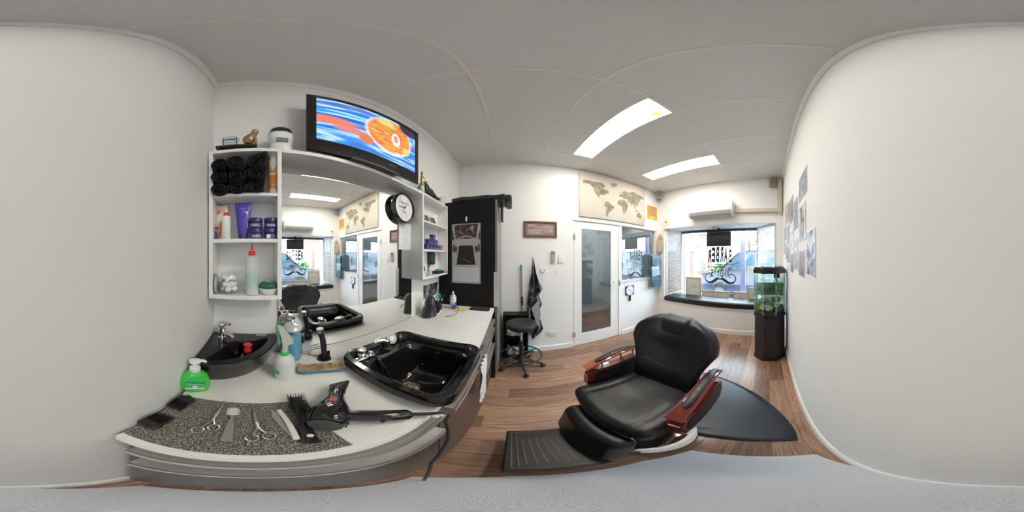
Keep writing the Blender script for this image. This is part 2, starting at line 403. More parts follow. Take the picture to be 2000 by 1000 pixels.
blind((XW-.03, WLy-.025), (XD+.07, JL-.04), 'white venetian blind on the left side window beside the magazine rack')
blind((XD+.07, JR+.04), (XW-.03, WRy+.025), 'white venetian blind on the right side window behind the aquarium')
# dark band along the top of the front window (rolled blind)
t = thing('roller_blind', 'dark rolled up roller blind along the top of the front window', 'blind', (XW-.05, 1.1, LINT-.05))
obj('roll', MB().tube([(XW-.05, WRy+.04, LINT-.035), (XW-.05, WLy-.04, LINT-.035)], .025, 12), mat('dark_blind', (.07, .07, .08), .5), t, world=True)
# bench cushion
def cush(x, y, z):
    f = max(0, (y-.85)/.25)
    return (x, y, z*(1-.35*min(1, f*f*.5)) - .0)
obj_c = thing('bench_cushion', 'long black leather cushion on the white window bench', 'cushion', (3.0, 1.0, BEN+.012))
obj('pad', MB().rbox((2.99, .972, BEN+.012+.05), (.20, 1.11, .05), .04, 3, 10, fn=lambda x, y, z: (x - (.17*max(0, (y-1.0)/.17)**2 if x > 0 and y > 1.0 else 0), y, z + (.018*math.cos(y*1.3) if z > 0 else 0))), LEATH, obj_c, world=True)
obj('seam', MB().tube([(2.79, y, BEN+.055) for y in [-.12+.1*i for i in range(24)]], .003, 5), BLACKM, obj_c, world=True)

# door
door = struct('door_1', MB().box(dL-.0, dL+.012, YC-.004, YC+.09, 0, dT).box(dR-.012, dR, YC-.004, YC+.09, 0, dT).box(dL+.012, dR-.012, YC-.004, YC+.09, dT-.012, dT), TRIMM)
gl, gr = ony(1136.6, 500, YC).x, ony(1193.6, 500, YC).x
gt, gb = ony(1136.6, 446.8, YC).z, ony(1136.6, 652, YC).z
a0, a1 = dL+.014, dR-.014
mb = MB(); Y0, Y1 = YC+.008, YC+.045
mb.loft([[(a0, y, .008), (a1, y, .008), (a1, y, dT-.014), (a0, y, dT-.014)] for y in (Y0, Y1)] + [[(gl, y, gb), (gr, y, gb), (gr, y, gt), (gl, y, gt)] for y in (Y1, Y0)], wrap=True)
leaf = obj('door_leaf', mb, TRIMM, door, smooth=0)
obj('pane', MB().box(gl, gr, YC+.022, YC+.028, gb, gt), GLASSD, leaf, smooth=0)
hp = ony(1199, 554, YC)
h = MB().lathe([(.024, 0), (.024, .008), (.0, .008)], 20, Matrix.Translation((hp.x, YC+.008, hp.z)) @ Matrix.Rotation(PI/2, 4, 'X'))
h.tube([(hp.x, YC, hp.z), (hp.x, YC-.04, hp.z), (hp.x-.02, YC-.05, hp.z), (hp.x-.11, YC-.05, hp.z)], .009, 8)
obj('door_handle', h, CHROME, leaf)
for z in (ony(1121, 462, YC).z, ony(1121, 654, YC).z):
    obj('hinge', MB().box(dL-.012, dL+.016, YC-.012, YC+.004, z-.045, z+.045), CHROME, door, smooth=0)
obj('lock_plate', MB().box(dR-.012, dR+.012, YC-.008, YC+.002, hp.z-.05, hp.z+.05), CHROME, door, smooth=0)
# architrave band between door and window, thin
strip('trim_4', (wR+.03, YC), (dL-.03, YC), [(0, wT+.0), (.012, wT+.0), (.012, wT+.05), (0, wT+.05)])
# interior window
w1, M, L = pane_frame('window_1', (wL, YC+.05), (wR, YC+.05), wB, wT, .012, glass('inner_glass', (.80, .86, .90), ior=1.6, base=.22))
struct('trim_5', MB().box(wL-.01, wR+.01, YC-.012, YC+.10, wB-.02, wB), TRIMM)
# room beyond door and window
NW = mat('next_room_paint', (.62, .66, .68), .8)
struct('floor', MB().box(.3, 2.93, YC+TH, 3.75, -.05, 0), ramp_mat('dark_floor', [(0, (.03, .02, .018)), (1, (.09, .06, .05))], (1, 14, 1), 4, rough=.3))
struct('wall_back', MB().box(.3, 2.93, 3.75, 3.85, 0, 3.0), NW)
struct('wall_left', MB().box(.2, .3, YC+TH, 3.85, 0, 3.0), NW)
struct('wall_right', MB().box(2.93, 3.0, YC+TH+.002, 3.85, 0, 3.0), NW)
struct('ceiling', MB().box(.2, 3.0, YC+TH, 3.85, 2.7, 2.8), CEILM)
struct('baseboard_back', MB().box(.3, 2.93, 3.735, 3.75, 0, .12), TRIMM)
t = thing('ceiling_light', 'round lamp added to brighten the next room behind the glass door', 'light', (1.9, 3.1, 2.7))  # lamp added to brighten the room beyond; none is seen there
obj('shade', MB().lathe([(.16, 0), (.16, -.03), (.10, -.05), (0, -.055)], 24), mat('added_lamp_glow', (.9, .9, .9), .5, emis=(1, .97, .9), estr=14), t)

# ------------------------------------------------------------------ mirror, pelmet and the two shelf units
ZT0, ZT1 = 2.015, 2.035; FXL, FXR = -.685, -.661
UY0, UY1 = -.205, .109; VY0, VY1 = 1.095, 1.592
def fx(y): return FXL + (FXR-FXL)*(y-0)/(1.6)
def wx(y): return P1[0] + (P2[0]-P1[0])*(y-P1[1])/(P2[1]-P1[1])
MX = .012
M_mir = MB(); ya, yb = UY1+.0, VY0
M_mir.slab([(wx(ya)+.002, ya), (wx(ya)+MX, ya), (wx(yb)+MX, yb), (wx(yb)+.002, yb)], .972, ZT0-.002)
t = thing('wall_mirror', 'large frameless wall mirror between the two white shelf units', 'mirror', (wx(.6), .6, .972))
obj('mirror_glass', M_mir, MIRR, t, world=True, smooth=0)
obj('edge_strip', MB().slab([(wx(ya)+.002, ya), (wx(ya)+MX+.003, ya), (wx(yb)+MX+.003, yb), (wx(yb)+.002, yb)], .9705, .974), GREYP, t, world=True, smooth=0)
t = thing('overhead_shelf', 'white overhead shelf board spanning above the mirror under the television', 'shelf', (-.74, .6, ZT0))
obj('board', MB().slab([(wx(UY1)+.001, UY1), (fx(UY1), UY1), (fx(VY0), VY0), (wx(VY0)+.001, VY0)], ZT0-.004, ZT1-.001), LAM, t, world=True, smooth=0, bevel=.001)
def unit(lb, y0, y1, shelves, zb=1.31):
    t = thing('wall_shelf_unit', lb, 'shelf unit', ((wx(y0)+fx(y0))/2, (y0+y1)/2, zb))
    def pl(name, a, b, z0, z1, inset=0., back=False, bx=0.):
        if back: P = [(wx(a)+.001, a), (wx(a)+.004, a), (wx(b)+.004, b), (wx(b)+.001, b)]
        else: P = [(wx(a)+.0045, a), (fx(a)-inset, a), (fx(b)-inset, b), (wx(b)+.0045, b)]
        return obj(name, MB().slab(P, z0, z1), LAM, t, world=True, smooth=0, bevel=.0012)
    pl('back_panel', y0, y1, zb, ZT1, back=True)
    pl('side_panel', y0, y0+.018, zb, ZT0); pl('side_panel', y1-.018, y1, zb, ZT0)
    pl('top_board', y0, y1, ZT0, ZT1); pl('bottom_board', y0+.018, y1-.018, zb, zb+.018)
    for z in shelves: pl('shelf', y0+.018, y1-.018, z-.016, z, .004)
    return t
SA, SB = 1.783, 1.574
u1 = unit('white open shelf unit left of the mirror holding rolled black towels', UY0, UY1, (SA, SB))
u2 = unit('white open shelf unit right of the mirror beside the black cupboard', VY0, VY1, (1.797, 1.556))
# shelf pin holes
for (y, uu) in ((UY0+.0182, u1), (UY1-.0182, u1), (VY1-.0182, u2)):
    m = MB()
    for k in range(20): m.box(fx(y)-.022, fx(y)-.017, y-.0004, y+.0004, 1.36+.031*k, 1.364+.031*k)
    obj('pin_holes', m, GREYP, uu, world=True, smooth=0, kind='stuff')
S0 = 1.328

# ------------------------------------------------------------------ worktop, cabinets, tower
ZW = .97; WX = -.178; TY = 1.602
MARB = ramp_mat('marble_laminate', [(.28, (.50, .49, .47)), (.36, (.80, .78, .75)), (.48, (.85, .84, .81)), (1, (.87, .865, .84))], (1, 2.2, 1), 1.1, detail=8, rough=.3, dist=1.6, rot=(0, 0, .5))
def rring(cx, cy, hx, hy, r, n, z):     # rounded rectangle ring, 4*n points, starting +x+y
    P = []
    for q, (sx, sy) in enumerate(((1, 1), (-1, 1), (-1, -1), (1, -1))):
        for i in range(n):
            a = q*PI/2 + (PI/2)*i/(n-1); x = cx+sx*(hx-r)+r*math.cos(a); y = cy+sy*(hy-r)+r*math.sin(a)
            P.append((x, y, z(x, y) if callable(z) else z))
    return P
HC = (-.385, .55); HH = (.20, .185)
wt = thing('worktop', 'long white marbled worktop under the mirror with cut-out for the wash basin', 'worktop', (-.49, .7, .94))
x0w, x1w, y0w, y1w = -.79, WX, -.205, TY-.003
n = 4
def outer(z, ins=0.):
    r = rring((x0w+x1w)/2, (y0w+y1w)/2, (x1w-x0w)/2-ins, (y1w-y0w)/2-ins, .003, n, z)
    return r
inn = lambda z: rring(HC[0], HC[1], HH[0], HH[1], .05, n, z)
obj('top', MB().loft([outer(.94), outer(ZW-.001), outer(ZW, .001), inn(ZW), inn(.94)], wrap=True), MARB, wt, world=True, smooth=0)
obj('front_edging', MB().box(WX, WX+.002, y0w, y1w, .939, ZW), TRIMM, wt, world=True, smooth=0)
# base cabinets
def cabinet(lb, y0, y1, fronts, end=False):
    t = thing('base_cabinet', lb, 'cabinet', (-.5, (y0+y1)/2, 0))
    m = MB().box(-.775, -.225, y0, y0+.016, .08, .939).box(-.775, -.225, y1-.016, y1, .08, .939).box(-.775, -.225, y0, y1, .08, .096)
    obj('carcass', m, DARKW, t, world=True, smooth=0)
    obj('kickboard', MB().box(-.27, -.255, y0, y1, 0, .08), BLACKM, t, world=True, smooth=0)
    for z0, z1, hz, kind in fronts:
        f = obj(kind, MB().box(-.222, -.202, y0+.002, y1-.002, z0+.002, z1-.002), DARKW, t, world=True, smooth=0, bevel=.001)
        if hz: obj('handle', MB().box(-.202, -.166, y0+.03, y1-.03, hz-.002, hz+.002).box(-.168, -.164, y0+.03, y1-.03, hz-.022, hz+.002), ALU, f, world=True, smooth=0)
cabinet('dark wood drawer cabinet beside the plain wall under the tool mat', -.20, .42, ((.76, .935, .90, 'drawer'), (.10, .758, .74, 'door')))
cabinet('dark wood base cabinet under the large basin with towel on its handle', .422, 1.01, ((.86, .935, None, 'fascia'), (.10, .858, .84, 'door')))
cabinet('dark wood three drawer cabinet next to the black cupboard', 1.012, 1.598, ((.80, .935, .86, 'drawer'), (.62, .798, .76, 'drawer'), (.10, .618, .57, 'drawer')))
# tall black cupboard
TH_ = 2.085
t = thing('tall_cupboard', 'tall black cupboard with textured grey door at the end of the worktop', 'cupboard', (-.45, 1.93, 0))
BLKL = mat('black_laminate', (.007, .007, .008), .45, spec=.25, var=.1, vscale=3)
obj('side_panel', MB().box(-.765, -.168, TY, TY+.018, 0, TH_), BLKL, t, world=True, smooth=0)
obj('side_panel', MB().box(-.765, -.168, 2.235, 2.253, 0, TH_), BLKL, t, world=True, smooth=0)
obj('carcass', MB().box(-.765, -.172, TY+.018, 2.235, .05, TH_), BLKL, t, world=True, smooth=0)
STRI = ramp_mat('striped_grey_laminate', [(0, (.06, .06, .065)), (.5, (.22, .22, .22)), (1, (.42, .41, .40))], (1, 1, 60), 4, detail=3, rough=.35)
d = obj('door', MB().box(-.166, -.146, TY+.004, 2.251, 1.0, TH_-.002), STRI, t, world=True, smooth=0)
obj('handle', MB().box(-.148, -.128, TY-.002, TY+.012, .985, 1.34).box(-.180, -.128, TY-.004, TY-.001, .985, 1.34), ALU, d, world=True, smooth=0)
d = obj('door', MB().box(-.166, -.146, TY+.004, 2.251, .08, .995), STRI, t, world=True, smooth=0)
obj('handle', MB().box(-.148, -.128, TY+.0, TY+.014, .50, .90), ALU, d, world=True, smooth=0)
t = thing('folded_case', 'black padded case lying across the top of the black cupboard', 'case', (-.35, 1.8, TH_))
obj('body', MB().rbox((-.345, 1.78, TH_+.03), (.285, .17, .028), .02, 3, 6, fn=lambda x, y, z: (x, y, z+.02*max(0, x-.0)+.006*math.sin(x*30))), BLACKM, t, world=True)
obj('flap', MB().rbox((-.035, 1.78, TH_+.022), (.035, .17, .036), .02), BLACKM, t, world=True)
t = thing('hanging_bag', 'dark grey flat bag hanging over the front top of the black cupboard', 'bag', (-.13, 1.9, 2.0))
obj('body', MB().rbox((-.115, 1.86, TH_-.09), (.012, .07, .09), .008, 2, 2, fn=lambda x, y, z: (x+.02*(z+.09)*0, y+.2*(.09-z)*.6, z)), mat('dark_grey_cloth', (.06, .055, .05), .8), t, world=True)

# ------------------------------------------------------------------ large wash basin
t = thing('wash_basin', 'large black shampoo basin set into the worktop', 'basin', (HC[0], HC[1], ZW))
def rimz(x, y):
    z = 1.03
    if x > -.25: z -= .040*math.exp(-((y-.56)/.055)**2)*min(1, (x+.25)/.05)
    return z
cxo, cyo, hxo, hyo = -.375, .55, .235, .213
N = 9
R = [rring(cxo, cyo, .205, .19, .05, N, .935), rring(cxo, cyo, .205, .19, .05, N, ZW+.001), rring(cxo, cyo, hxo-.012, hyo-.012, .05, N, ZW+.001), rring(cxo, cyo, hxo, hyo, .06, N, lambda x, y: ZW+.018),
     rring(cxo, cyo, hxo, hyo, .06, N, lambda x, y: rimz(x, y)-.010), rring(cxo, cyo, hxo-.006, hyo-.006, .056, N, rimz),
     rring(cxo, cyo, hxo-.030, hyo-.028, .05, N, rimz), rring(cxo, cyo, hxo-.036, hyo-.034, .048, N, lambda x, y: min(rimz(x, y)-.008, 1.022)),
     ]
# inner walls: the bowl is shifted to the front, a shelf stays at the back for the taps
R += [rring(cxo, cyo, hxo-.038, hyo-.036, .045, N, 1.0), rring(cxo, cyo, hxo-.040, hyo-.038, .045, N, .995)]
bx, by, bhx, bhy = -.345, .55, .152, .165
R += [rring(bx, by, bhx+.006, bhy+.006, .07, N, .995), rring(bx, by, bhx, bhy, .07, N, .985), rring(bx, by, bhx-.012, bhy-.012, .07, N, .90), rring(bx-.01, by, bhx-.03, bhy-.03, .07, N, .825), rring(bx-.02, by, bhx-.07, bhy-.07, .05, N, .80), rring(-.40, by, .04, .04, .035, N, .795)]
obj('bowl', MB().loft(R, cap0=False), BLACKS, t, world=True, smooth=50)
GOLDM = mat('brass_stained_steel', (.62, .52, .38), .25, .9)
dz = .797
obj('drain', MB().lathe([(.046, 0), (.046, .004), (.038, .006), (.034, .001), (.02, -.002), (.018, .003), (.0, .004)], 32, Matrix.Translation((-.40, .55, dz))), GOLDM, t, world=True, smooth=30)
def at(px, py, z): return onz(px, py, z)
p = Vector((-.555, .43, .996))
tp = obj('tap', MB().rbox((p.x, p.y, .999+.003), (.022, .045, .004), .003), CHROME, t, world=True)
m = MB().lathe([(.019, 0), (.019, .018), (.013, .024), (.013, .034), (.021, .038), (.022, .046), (.018, .052), (0, .053)], 20, Matrix.Translation((p.x, p.y-.01, 1.005)))
obj('knob', m, CHROME, tp, world=True, smooth=30)
obj('hose_connector', MB().tube([(p.x, p.y+.025, 1.003), (p.x+.005, p.y+.028, 1.025), (p.x+.025, p.y+.03, 1.028), (p.x+.04, p.y+.028, 1.018)], .006, 8), CHROME, tp, world=True)
obj('hose', MB().tube([(p.x+.04, p.y+.028, 1.018), (p.x+.065, p.y+.032, 1.0), (p.x+.085, p.y+.04, .96), (p.x+.10, p.y+.05, .90), (p.x+.112, p.y+.06, .86)], .0075, 8), BLACKG, t, world=True)
obj('hose_collar', MB().tube([(p.x+.105, p.y+.052, .885), (p.x+.112, p.y+.06, .862)], .0085, 8), CHROME, t, world=True)
sh = obj('spray_head', MB().ball((p.x+.118, p.y+.066, .85), (.025, .025, .022)).tube([(p.x+.118, p.y+.066, .852), (p.x+.142, p.y+.080, .838)], [.018, .024], 16), BLACKG, t, world=True)
p = Vector((-.565, .585, .996))
tp2 = obj('tap', MB().lathe([(.024, 0), (.024, .004), (.018, .006), (.018, .03), (.016, .034), (0, .035)], 20, Matrix.Translation(p)), BLACKM, t, world=True, smooth=30, label='dark tap body with chrome lever')
obj('base_ring', MB().lathe([(.025, -.001), (.025, .003), (.019, .003)], 20, Matrix.Translation(p)), CHROME, tp2, world=True)
obj('lever', MB().tube([(p.x, p.y, 1.03), (p.x-.01, p.y-.02, 1.042), (p.x-.018, p.y-.055, 1.046), (p.x-.016, p.y-.07, 1.040)], [.016, .015, .010, .006], 10), CHROME, tp2, world=True)
# basin strainer basket propped at the back
t = thing('strainer_disc', 'round white slotted strainer disc propped behind the basin tap', 'strainer', (-.578, .635, 1.0))
M = Matrix.Translation((-.572, .628, 1.03)) @ Matrix.Rotation(math.radians(62), 4, 'Y')
obj('disc', MB().lathe([(.032, 0), (.032, .004), (.022, .005), (.012, .003), (0, .003)], 28, M), WPLAS, t, world=True, smooth=30)
m = MB()
for k in range(20): m.box(.018, .029, -.0012, .0012, .0046, .006, M @ Matrix.Rotation(2*PI*k/20, 4, 'Z'))
obj('slots', m, INK, t, world=True, smooth=0, kind='stuff')

# ------------------------------------------------------------------ corner sink
SCX, SCY = -.805, -.213
t = thing('corner_sink', 'small black quarter-round hand sink in the wall corner', 'sink', (SCX+.1, SCY+.1, ZW))
def qring(r0, z, inset=0., n=20):
    # corner at SCX,SCY ; arc radius r0 ; inset from the walls
    P = []; a0 = math.asin(min(.99, inset/r0)) if r0 > 0 else 0
    c = (SCX+inset, SCY+inset)
    P.append((c[0], c[1], z))
    for i in range(n+1):
        a = a0 + (PI/2-2*a0)*i/n; P.append((SCX+r0*math.cos(a), SCY+r0*math.sin(a), z))
    return P
ZS = 1.085
R = [qring(.275, ZW+.0005, .004), qring(.285, ZW+.02, .002), qring(.305, ZS-.02, .001), qring(.312, ZS-.006, .001), qring(.308, ZS, .003), qring(.275, ZS, .036), qring(.270, ZS-.006, .040), qring(.262, ZS-.05, .046), qring(.235, ZS-.082, .06), qring(.17, ZS-.09, .085)]
# the inner corner is cut off by the tap ledge
R2 = []
for i, r in enumerate(R):
    r = [list(q) for q in r]
    if i >= 5: r[0][0] += .062; r[0][1] += .062
    R2.append([tuple(q) for q in r])
obj('bowl', MB().loft(R2), BLACKS, t, world=True, smooth=50)
obj('overflow_ring', MB().lathe([(.013, 0), (.013, .003), (.009, .004), (.008, .001), (0, .001)], 20, Matrix.Translation((SCX+.128, SCY+.125, ZS-.04)) @ Matrix.Rotation(PI/4, 4, 'Z') @ Matrix.Rotation(PI/2-.2, 4, 'Y')), CHROME, t, world=True, smooth=30)
obj('drain', MB().lathe([(.03, 0), (.03, .003), (.024, .004), (.018, .008), (0, .009)], 24, Matrix.Translation((-.655, -.072, ZS-.09))), CHROME, t, world=True, smooth=30)
fp = Vector((SCX+.052, SCY+.052, ZS))
f = obj('tap', MB().lathe([(.020, 0), (.020, .004), (.0165, .008), (.0165, .045), (.018, .050), (.018, .056)], 20, Matrix.Translation(fp)).tube([fp+Vector((.004, .006, .030)), fp+Vector((.022, .032, .032)), fp+Vector((.036, .052, .030)), fp+Vector((.042, .060, .020))], [.012, .011, .010, .009], 12), CHROME, t, world=True, smooth=40)
obj('lever', MB().ball(tuple(fp+Vector((0, 0, .072))), (.021, .021, .016)).tube([fp+Vector((0, 0, .078)), fp+Vector((.02, .03, .088)), fp+Vector((.03, .045, .088))], [.011, .009, .006], 10), CHROME, f, world=True)
obj('marker_dot', MB().ball(tuple(fp+Vector((.017, .012, .07))), .004, 8, 6), REDP, f, world=True, label='red dot')
obj('badge', MB().box(-.792, -.780, .0, .05, ZS, ZS+.0012), GREYP, t, world=True, smooth=0)
t = thing('shaving_brush', 'red handled shaving brush standing in the corner sink', 'brush', (-.685, -.035, ZS-.088))
B0 = Vector((-.685, -.035, ZS-.088))
obj('stand', MB().lathe([(.022, 0), (.022, .005), (.017, .01), (.017, .045), (.0, .046)], 20, Matrix.Translation(B0)), BLACKG, t, world=True)
obj('handle', MB().lathe([(.012, .046), (.017, .052), (.018, .062), (.012, .072), (.011, .078), (.018, .084), (.019, .09), (.012, .094), (0, .095)], 20, Matrix.Translation(B0)), REDP, t, world=True)
m = MB()
for k in range(26):
    a = random.random()*6.28; r = random.random()*.007
    m.tube([B0+Vector((-.002, -.018, .036)), B0+Vector((-.004+r*math.cos(a), -.026+r*math.sin(a), .01))], .0012, 4)
obj('bristles', m, mat('tan_bristle', (.50, .38, .18), .8), t, world=True, kind='stuff')

# ------------------------------------------------------------------ television
tl = Vector((-.672, .215, 2.045)); tr = Vector((-.632, .975, 2.045)); TW = (tr-tl).length; ang = math.atan2(tr.y-tl.y, tr.x-tl.x); THt = .54
mid = (tl+tr)/2
t = thing('television', 'wide black television on top of the shelf showing colourful food picture', 'television', (mid.x, mid.y, ZT1), ang)
TVB = mat('tv_bezel', (.008, .008, .009), .12)
z0 = .010
SW0, SW1, SZ0, SZ1 = -TW/2+.045, TW/2-.035, z0+.085, z0+THt-.028
m = MB()
of = [(-TW/2, z0), (TW/2, z0), (TW/2, z0+THt), (-TW/2, z0+THt)]; inr = [(SW0, SZ0), (SW1, SZ0), (SW1, SZ1), (SW0, SZ1)]
m.loft([[(x, .012, z) for x, z in of], [(x, 0, z) for x, z in of], [(x, -.001, z) for x, z in inr], [(x, .006, z) for x, z in inr]], cap0=False, cap1=False)
obj('bezel', m, TVB, t, smooth=0)
m = MB().loft([[(x, .012, z) for x, z in of], [(x*.93, .05, z0+THt/2+(z-z0-THt/2)*.9) for x, z in of], [(x*.75, .085, z0+THt/2+(z-z0-THt/2)*.75) for x, z in of]])
obj('rear_housing', m, BLACKM, t, smooth=0)
obj('stand', MB().box(-.16, .16, -.015, .06, 0, .009).box(-.04, .04, .02, .04, .005, .05), BLACKM, t, smooth=0)
SCR = bpy.data.materials.new('tv_picture'); SCR.use_nodes = True; nt = SCR.node_tree; b = nt.nodes['Principled BSDF']; L = nt.links.new
def nd(tp, **k):
    n_ = nt.nodes.new(tp)
    for a, v in k.items(): setattr(n_, a, v)
    return n_
tc = nd('ShaderNodeTexCoord'); mp = nd('ShaderNodeMapping'); mp.inputs['Rotation'].default_value = (0, math.radians(24), 0); mp.inputs['Scale'].default_value = (.55, 1, 3.4); L(tc.outputs['Generated'], mp.inputs[0])
n1 = nd('ShaderNodeTexNoise'); n1.inputs['Scale'].default_value = 1.9; n1.inputs['Detail'].default_value = 3; n1.inputs['Distortion'].default_value = .35; L(mp.outputs[0], n1.inputs['Vector'])
r1 = nd('ShaderNodeValToRGB'); e = r1.color_ramp.elements
for _ in range(5): e.new(.5)
for q, (pp, cc) in zip(e, ((.25, (.005, .03, .25)), (.40, (.01, .16, .68)), (.46, (.02, .30, .85)), (.5, (.55, .8, .95)), (.54, (.05, .33, .82)), (.60, (.02, .12, .55)), (.70, (.75, .17, .08)))): q.position = pp; q.color = (*cc, 1)
L(n1.outputs['Fac'], r1.inputs[0])
def ell(cx, cz, rx_, rz_, soft=.12):
    sp = nd('ShaderNodeSeparateXYZ'); L(tc.outputs['Generated'], sp.inputs[0])
    def ax(o_, c_, r_):
        a = nd('ShaderNodeMath', operation='SUBTRACT'); a.inputs[1].default_value = c_; L(o_, a.inputs[0])
        b_ = nd('ShaderNodeMath', operation='DIVIDE'); b_.inputs[1].default_value = r_; L(a.outputs[0], b_.inputs[0])
        c__ = nd('ShaderNodeMath', operation='POWER'); c__.inputs[1].default_value = 2; 
        ab = nd('ShaderNodeMath', operation='ABSOLUTE'); L(b_.outputs[0], ab.inputs[0]); L(ab.outputs[0], c__.inputs[0]); return c__.outputs[0]
    s_ = nd('ShaderNodeMath', operation='ADD'); L(ax(sp.outputs[0], cx, rx_), s_.inputs[0]); L(ax(sp.outputs[2], cz, rz_), s_.inputs[1])
    mr = nd('ShaderNodeMapRange'); mr.inputs[1].default_value = 1-soft; mr.inputs[2].default_value = 1+soft; mr.inputs[3].default_value = 1; mr.inputs[4].default_value = 0; L(s_.outputs[0], mr.inputs[0]); return mr.outputs[0]
n2 = nd('ShaderNodeTexNoise'); n2.inputs['Scale'].default_value = 2.2; mp2 = nd('ShaderNodeMapping'); mp2.inputs['Rotation'].default_value = (0, math.radians(30), 0); mp2.inputs['Scale'].default_value = (3, 1, 5); L(tc.outputs['Generated'], mp2.inputs[0]); L(mp2.outputs[0], n2.inputs['Vector'])
r2 = nd('ShaderNodeValToRGB'); e = r2.color_ramp.elements
for _ in range(2): e.new(.5)
for q, (pp, cc) in zip(e, ((.30, (.30, .33, .05)), (.44, (.85, .36, .06)), (.56, (.75, .10, .03)), (.68, (.90, .62, .22)))): q.position = pp; q.color = (*cc, 1)
L(n2.outputs['Fac'], r2.inputs[0])
def mixc(f, a, b_):
    m_ = nd('ShaderNodeMix', data_type='RGBA'); L(f, m_.inputs[0])
    if isinstance(a, tuple): m_.inputs[6].default_value = a
    else: L(a, m_.inputs[6])
    if isinstance(b_, tuple): m_.inputs[7].default_value = b_
    else: L(b_, m_.inputs[7])
    return m_.outputs[2]
col = r1.outputs[0]
col = mixc(ell(.12, .50, .34, .13, .3), col, (.85, .22, .12, 1)) if False else col
col = mixc(ell(.10, .46, .20, .09, .5), col, (.80, .20, .10, 1))
col = mixc(ell(.27, .34, .14, .07, .5), col, (.70, .22, .20, 1))
col = mixc(ell(.66, .56, .27, .42), col, (.85, .88, .95, 1))
col = mixc(ell(.66, .57, .255, .39), col, r2.outputs[0])
col = mixc(ell(.72, .52, .055, .15), col, (.86, .88, .92, 1))
col = mixc(ell(.72, .54, .03, .09), col, (.75, .30, .22, 1))
col = mixc(ell(.90, .95, .14, .16, .3), col, (.03, .02, .05, 1))
col = mixc(ell(.40, .26, .07, .09, .3), col, (.70, .18, .06, 1))
col = mixc(ell(.60, .86, .10, .09, .4), col, (.70, .62, .20, 1))
col = mixc(ell(.86, .36, .05, .08, .4), col, (.85, .62, .10, 1))
L(col, b.inputs['Emission Color']); b.inputs['Emission Strength'].default_value = .62; b.inputs['Base Color'].default_value = (.01, .01, .01, 1); b.inputs['Roughness'].default_value = .3
obj('screen', MB().box(SW0, SW1, .004, .008, SZ0, SZ1), SCR, t, smooth=0)
text('logo_lettering', 'SAMSUNG', GREYINK, t, .12, z0+.05, .055, .008, y=-.0015)

# ------------------------------------------------------------------ clock and price list on the mirror
yc = .955; cx0 = -.795+.012
t = thing('wall_clock', 'round black rimmed clock reading Licensed to Cut on the mirror', 'clock', (wx(yc)+MX+.001, yc, 1.868), RB)
M = Matrix.Rotation(PI/2, 4, 'X')
obj('case', MB().lathe([(.112, 0), (.118, .012), (.121, .04), (.116, .048), (.108, .046), (.104, .036)], 40, M, cap1=False), BLACKG, t, smooth=35)
obj('dial', MB().lathe([(.105, .030), (.105, .035), (0, .035)], 40, M), PAPER, t, smooth=30)
text('lettering', 'Licensed\nto\nCut', INK, t, 0, .006, .115, .095, y=-.0362)
m = MB()
for sx in (-1, 1):
    m.tube([(sx*.045, -.0358, .07), (-sx*.035, -.0358, -.075)], [.0016, .0008], 4)
    ringp = [(sx*.05+.012*math.cos(a), -.0358, .08+.014*math.sin(a)) for a in [i*PI/8 for i in range(17)]]
    m.tube(ringp, .001, 4)
obj('printed_scissors', m, GREYINK, t)
hands = obj('hand', MB().box(-.062, .01, -.039, -.038, -.002, .0022), INK, t, smooth=0)
obj('hand', MB().box(-.003, .003, -.041, -.040, -.005, .03, Matrix.Rotation(.9, 4, 'Y')), INK, t, smooth=0)
yp = 1.012
t = thing('price_list', 'white printed notice with black border below the clock', 'notice', (wx(yp)+MX+.001, yp, 1.655), RB)
obj('sheet', MB().box(-.082, .080, -.0012, 0, -.105, .105), PAPER, t, smooth=0)
m = MB(); 
for (a, b_, c_, d_) in ((-.072, -.0705, -.095, .095), (.0705, .072, -.095, .095), (-.072, .072, .0935, .095), (-.072, .072, -.095, -.0935)): m.box(a, b_, -.0016, -.0012, c_, d_)
obj('border', m, INK, t, smooth=0)
text('print', 'Terms for your barber\nHAIR AND SHAVE\nGents hair cut\nClipper cut all over\nBeard trim and shape\nScissor cut only\nSenior hair cut\nBoys hair cut\nShave with hot towel\nHead shave\nPENSIONERS\nMonday to Friday\nThank you for your custom', GREYINK, t, 0, 0, .12, .165, y=-.0017)

# ------------------------------------------------------------------ left shelf unit contents
def spiral_towel(w_, h_, depth, turns, seed):
    rnd = random.Random(seed); n_ = int(turns*20); th = .5/turns
    inner = []; outer_ = []
    for i in range(n_+1):
        a = -2*PI*turns*i/n_ + seed; f = 1-(i/n_)*.86
        wob = 1+.03*math.sin(3*a+seed)
        cx = math.cos(a)*f*wob; sz = math.sin(a)*f*wob
        outer_.append((cx*w_, sz*h_)); g = max(.02, f-.72*.86/turns*1.0)
        inner.append((math.cos(a)*g*wob*w_, math.sin(a)*g*wob*h_))
    m = MB(); V = []; F = []
    for i in range(n_+1):
        o_, q = outer_[i], inner[i]; mx_ = ((o_[0]+q[0])/2, (o_[1]+q[1])/2)
        V += [(-depth/2, o_[0], o_[1]), (depth/2-.008, o_[0], o_[1]), (depth/2, mx_[0], mx_[1]), (depth/2-.008, q[0], q[1]), (-depth/2, q[0], q[1])]
    for i in range(n_):
        for k in range(4): F.append((i*5+k, i*5+k+1, i*5+k+6, i*5+k+5))
        F.append((i*5+4, i*5, i*5+5, i*5+9))
    m.add(V, F); m.add([(depth/2-.02, 0, 0)]+[(depth/2-.02, outer_[i][0]*.93, outer_[i][1]*.93) for i in range(20)], [(0, 1+i, 1+(i+1) % 20) for i in range(20)])
    return m
TX = -.728
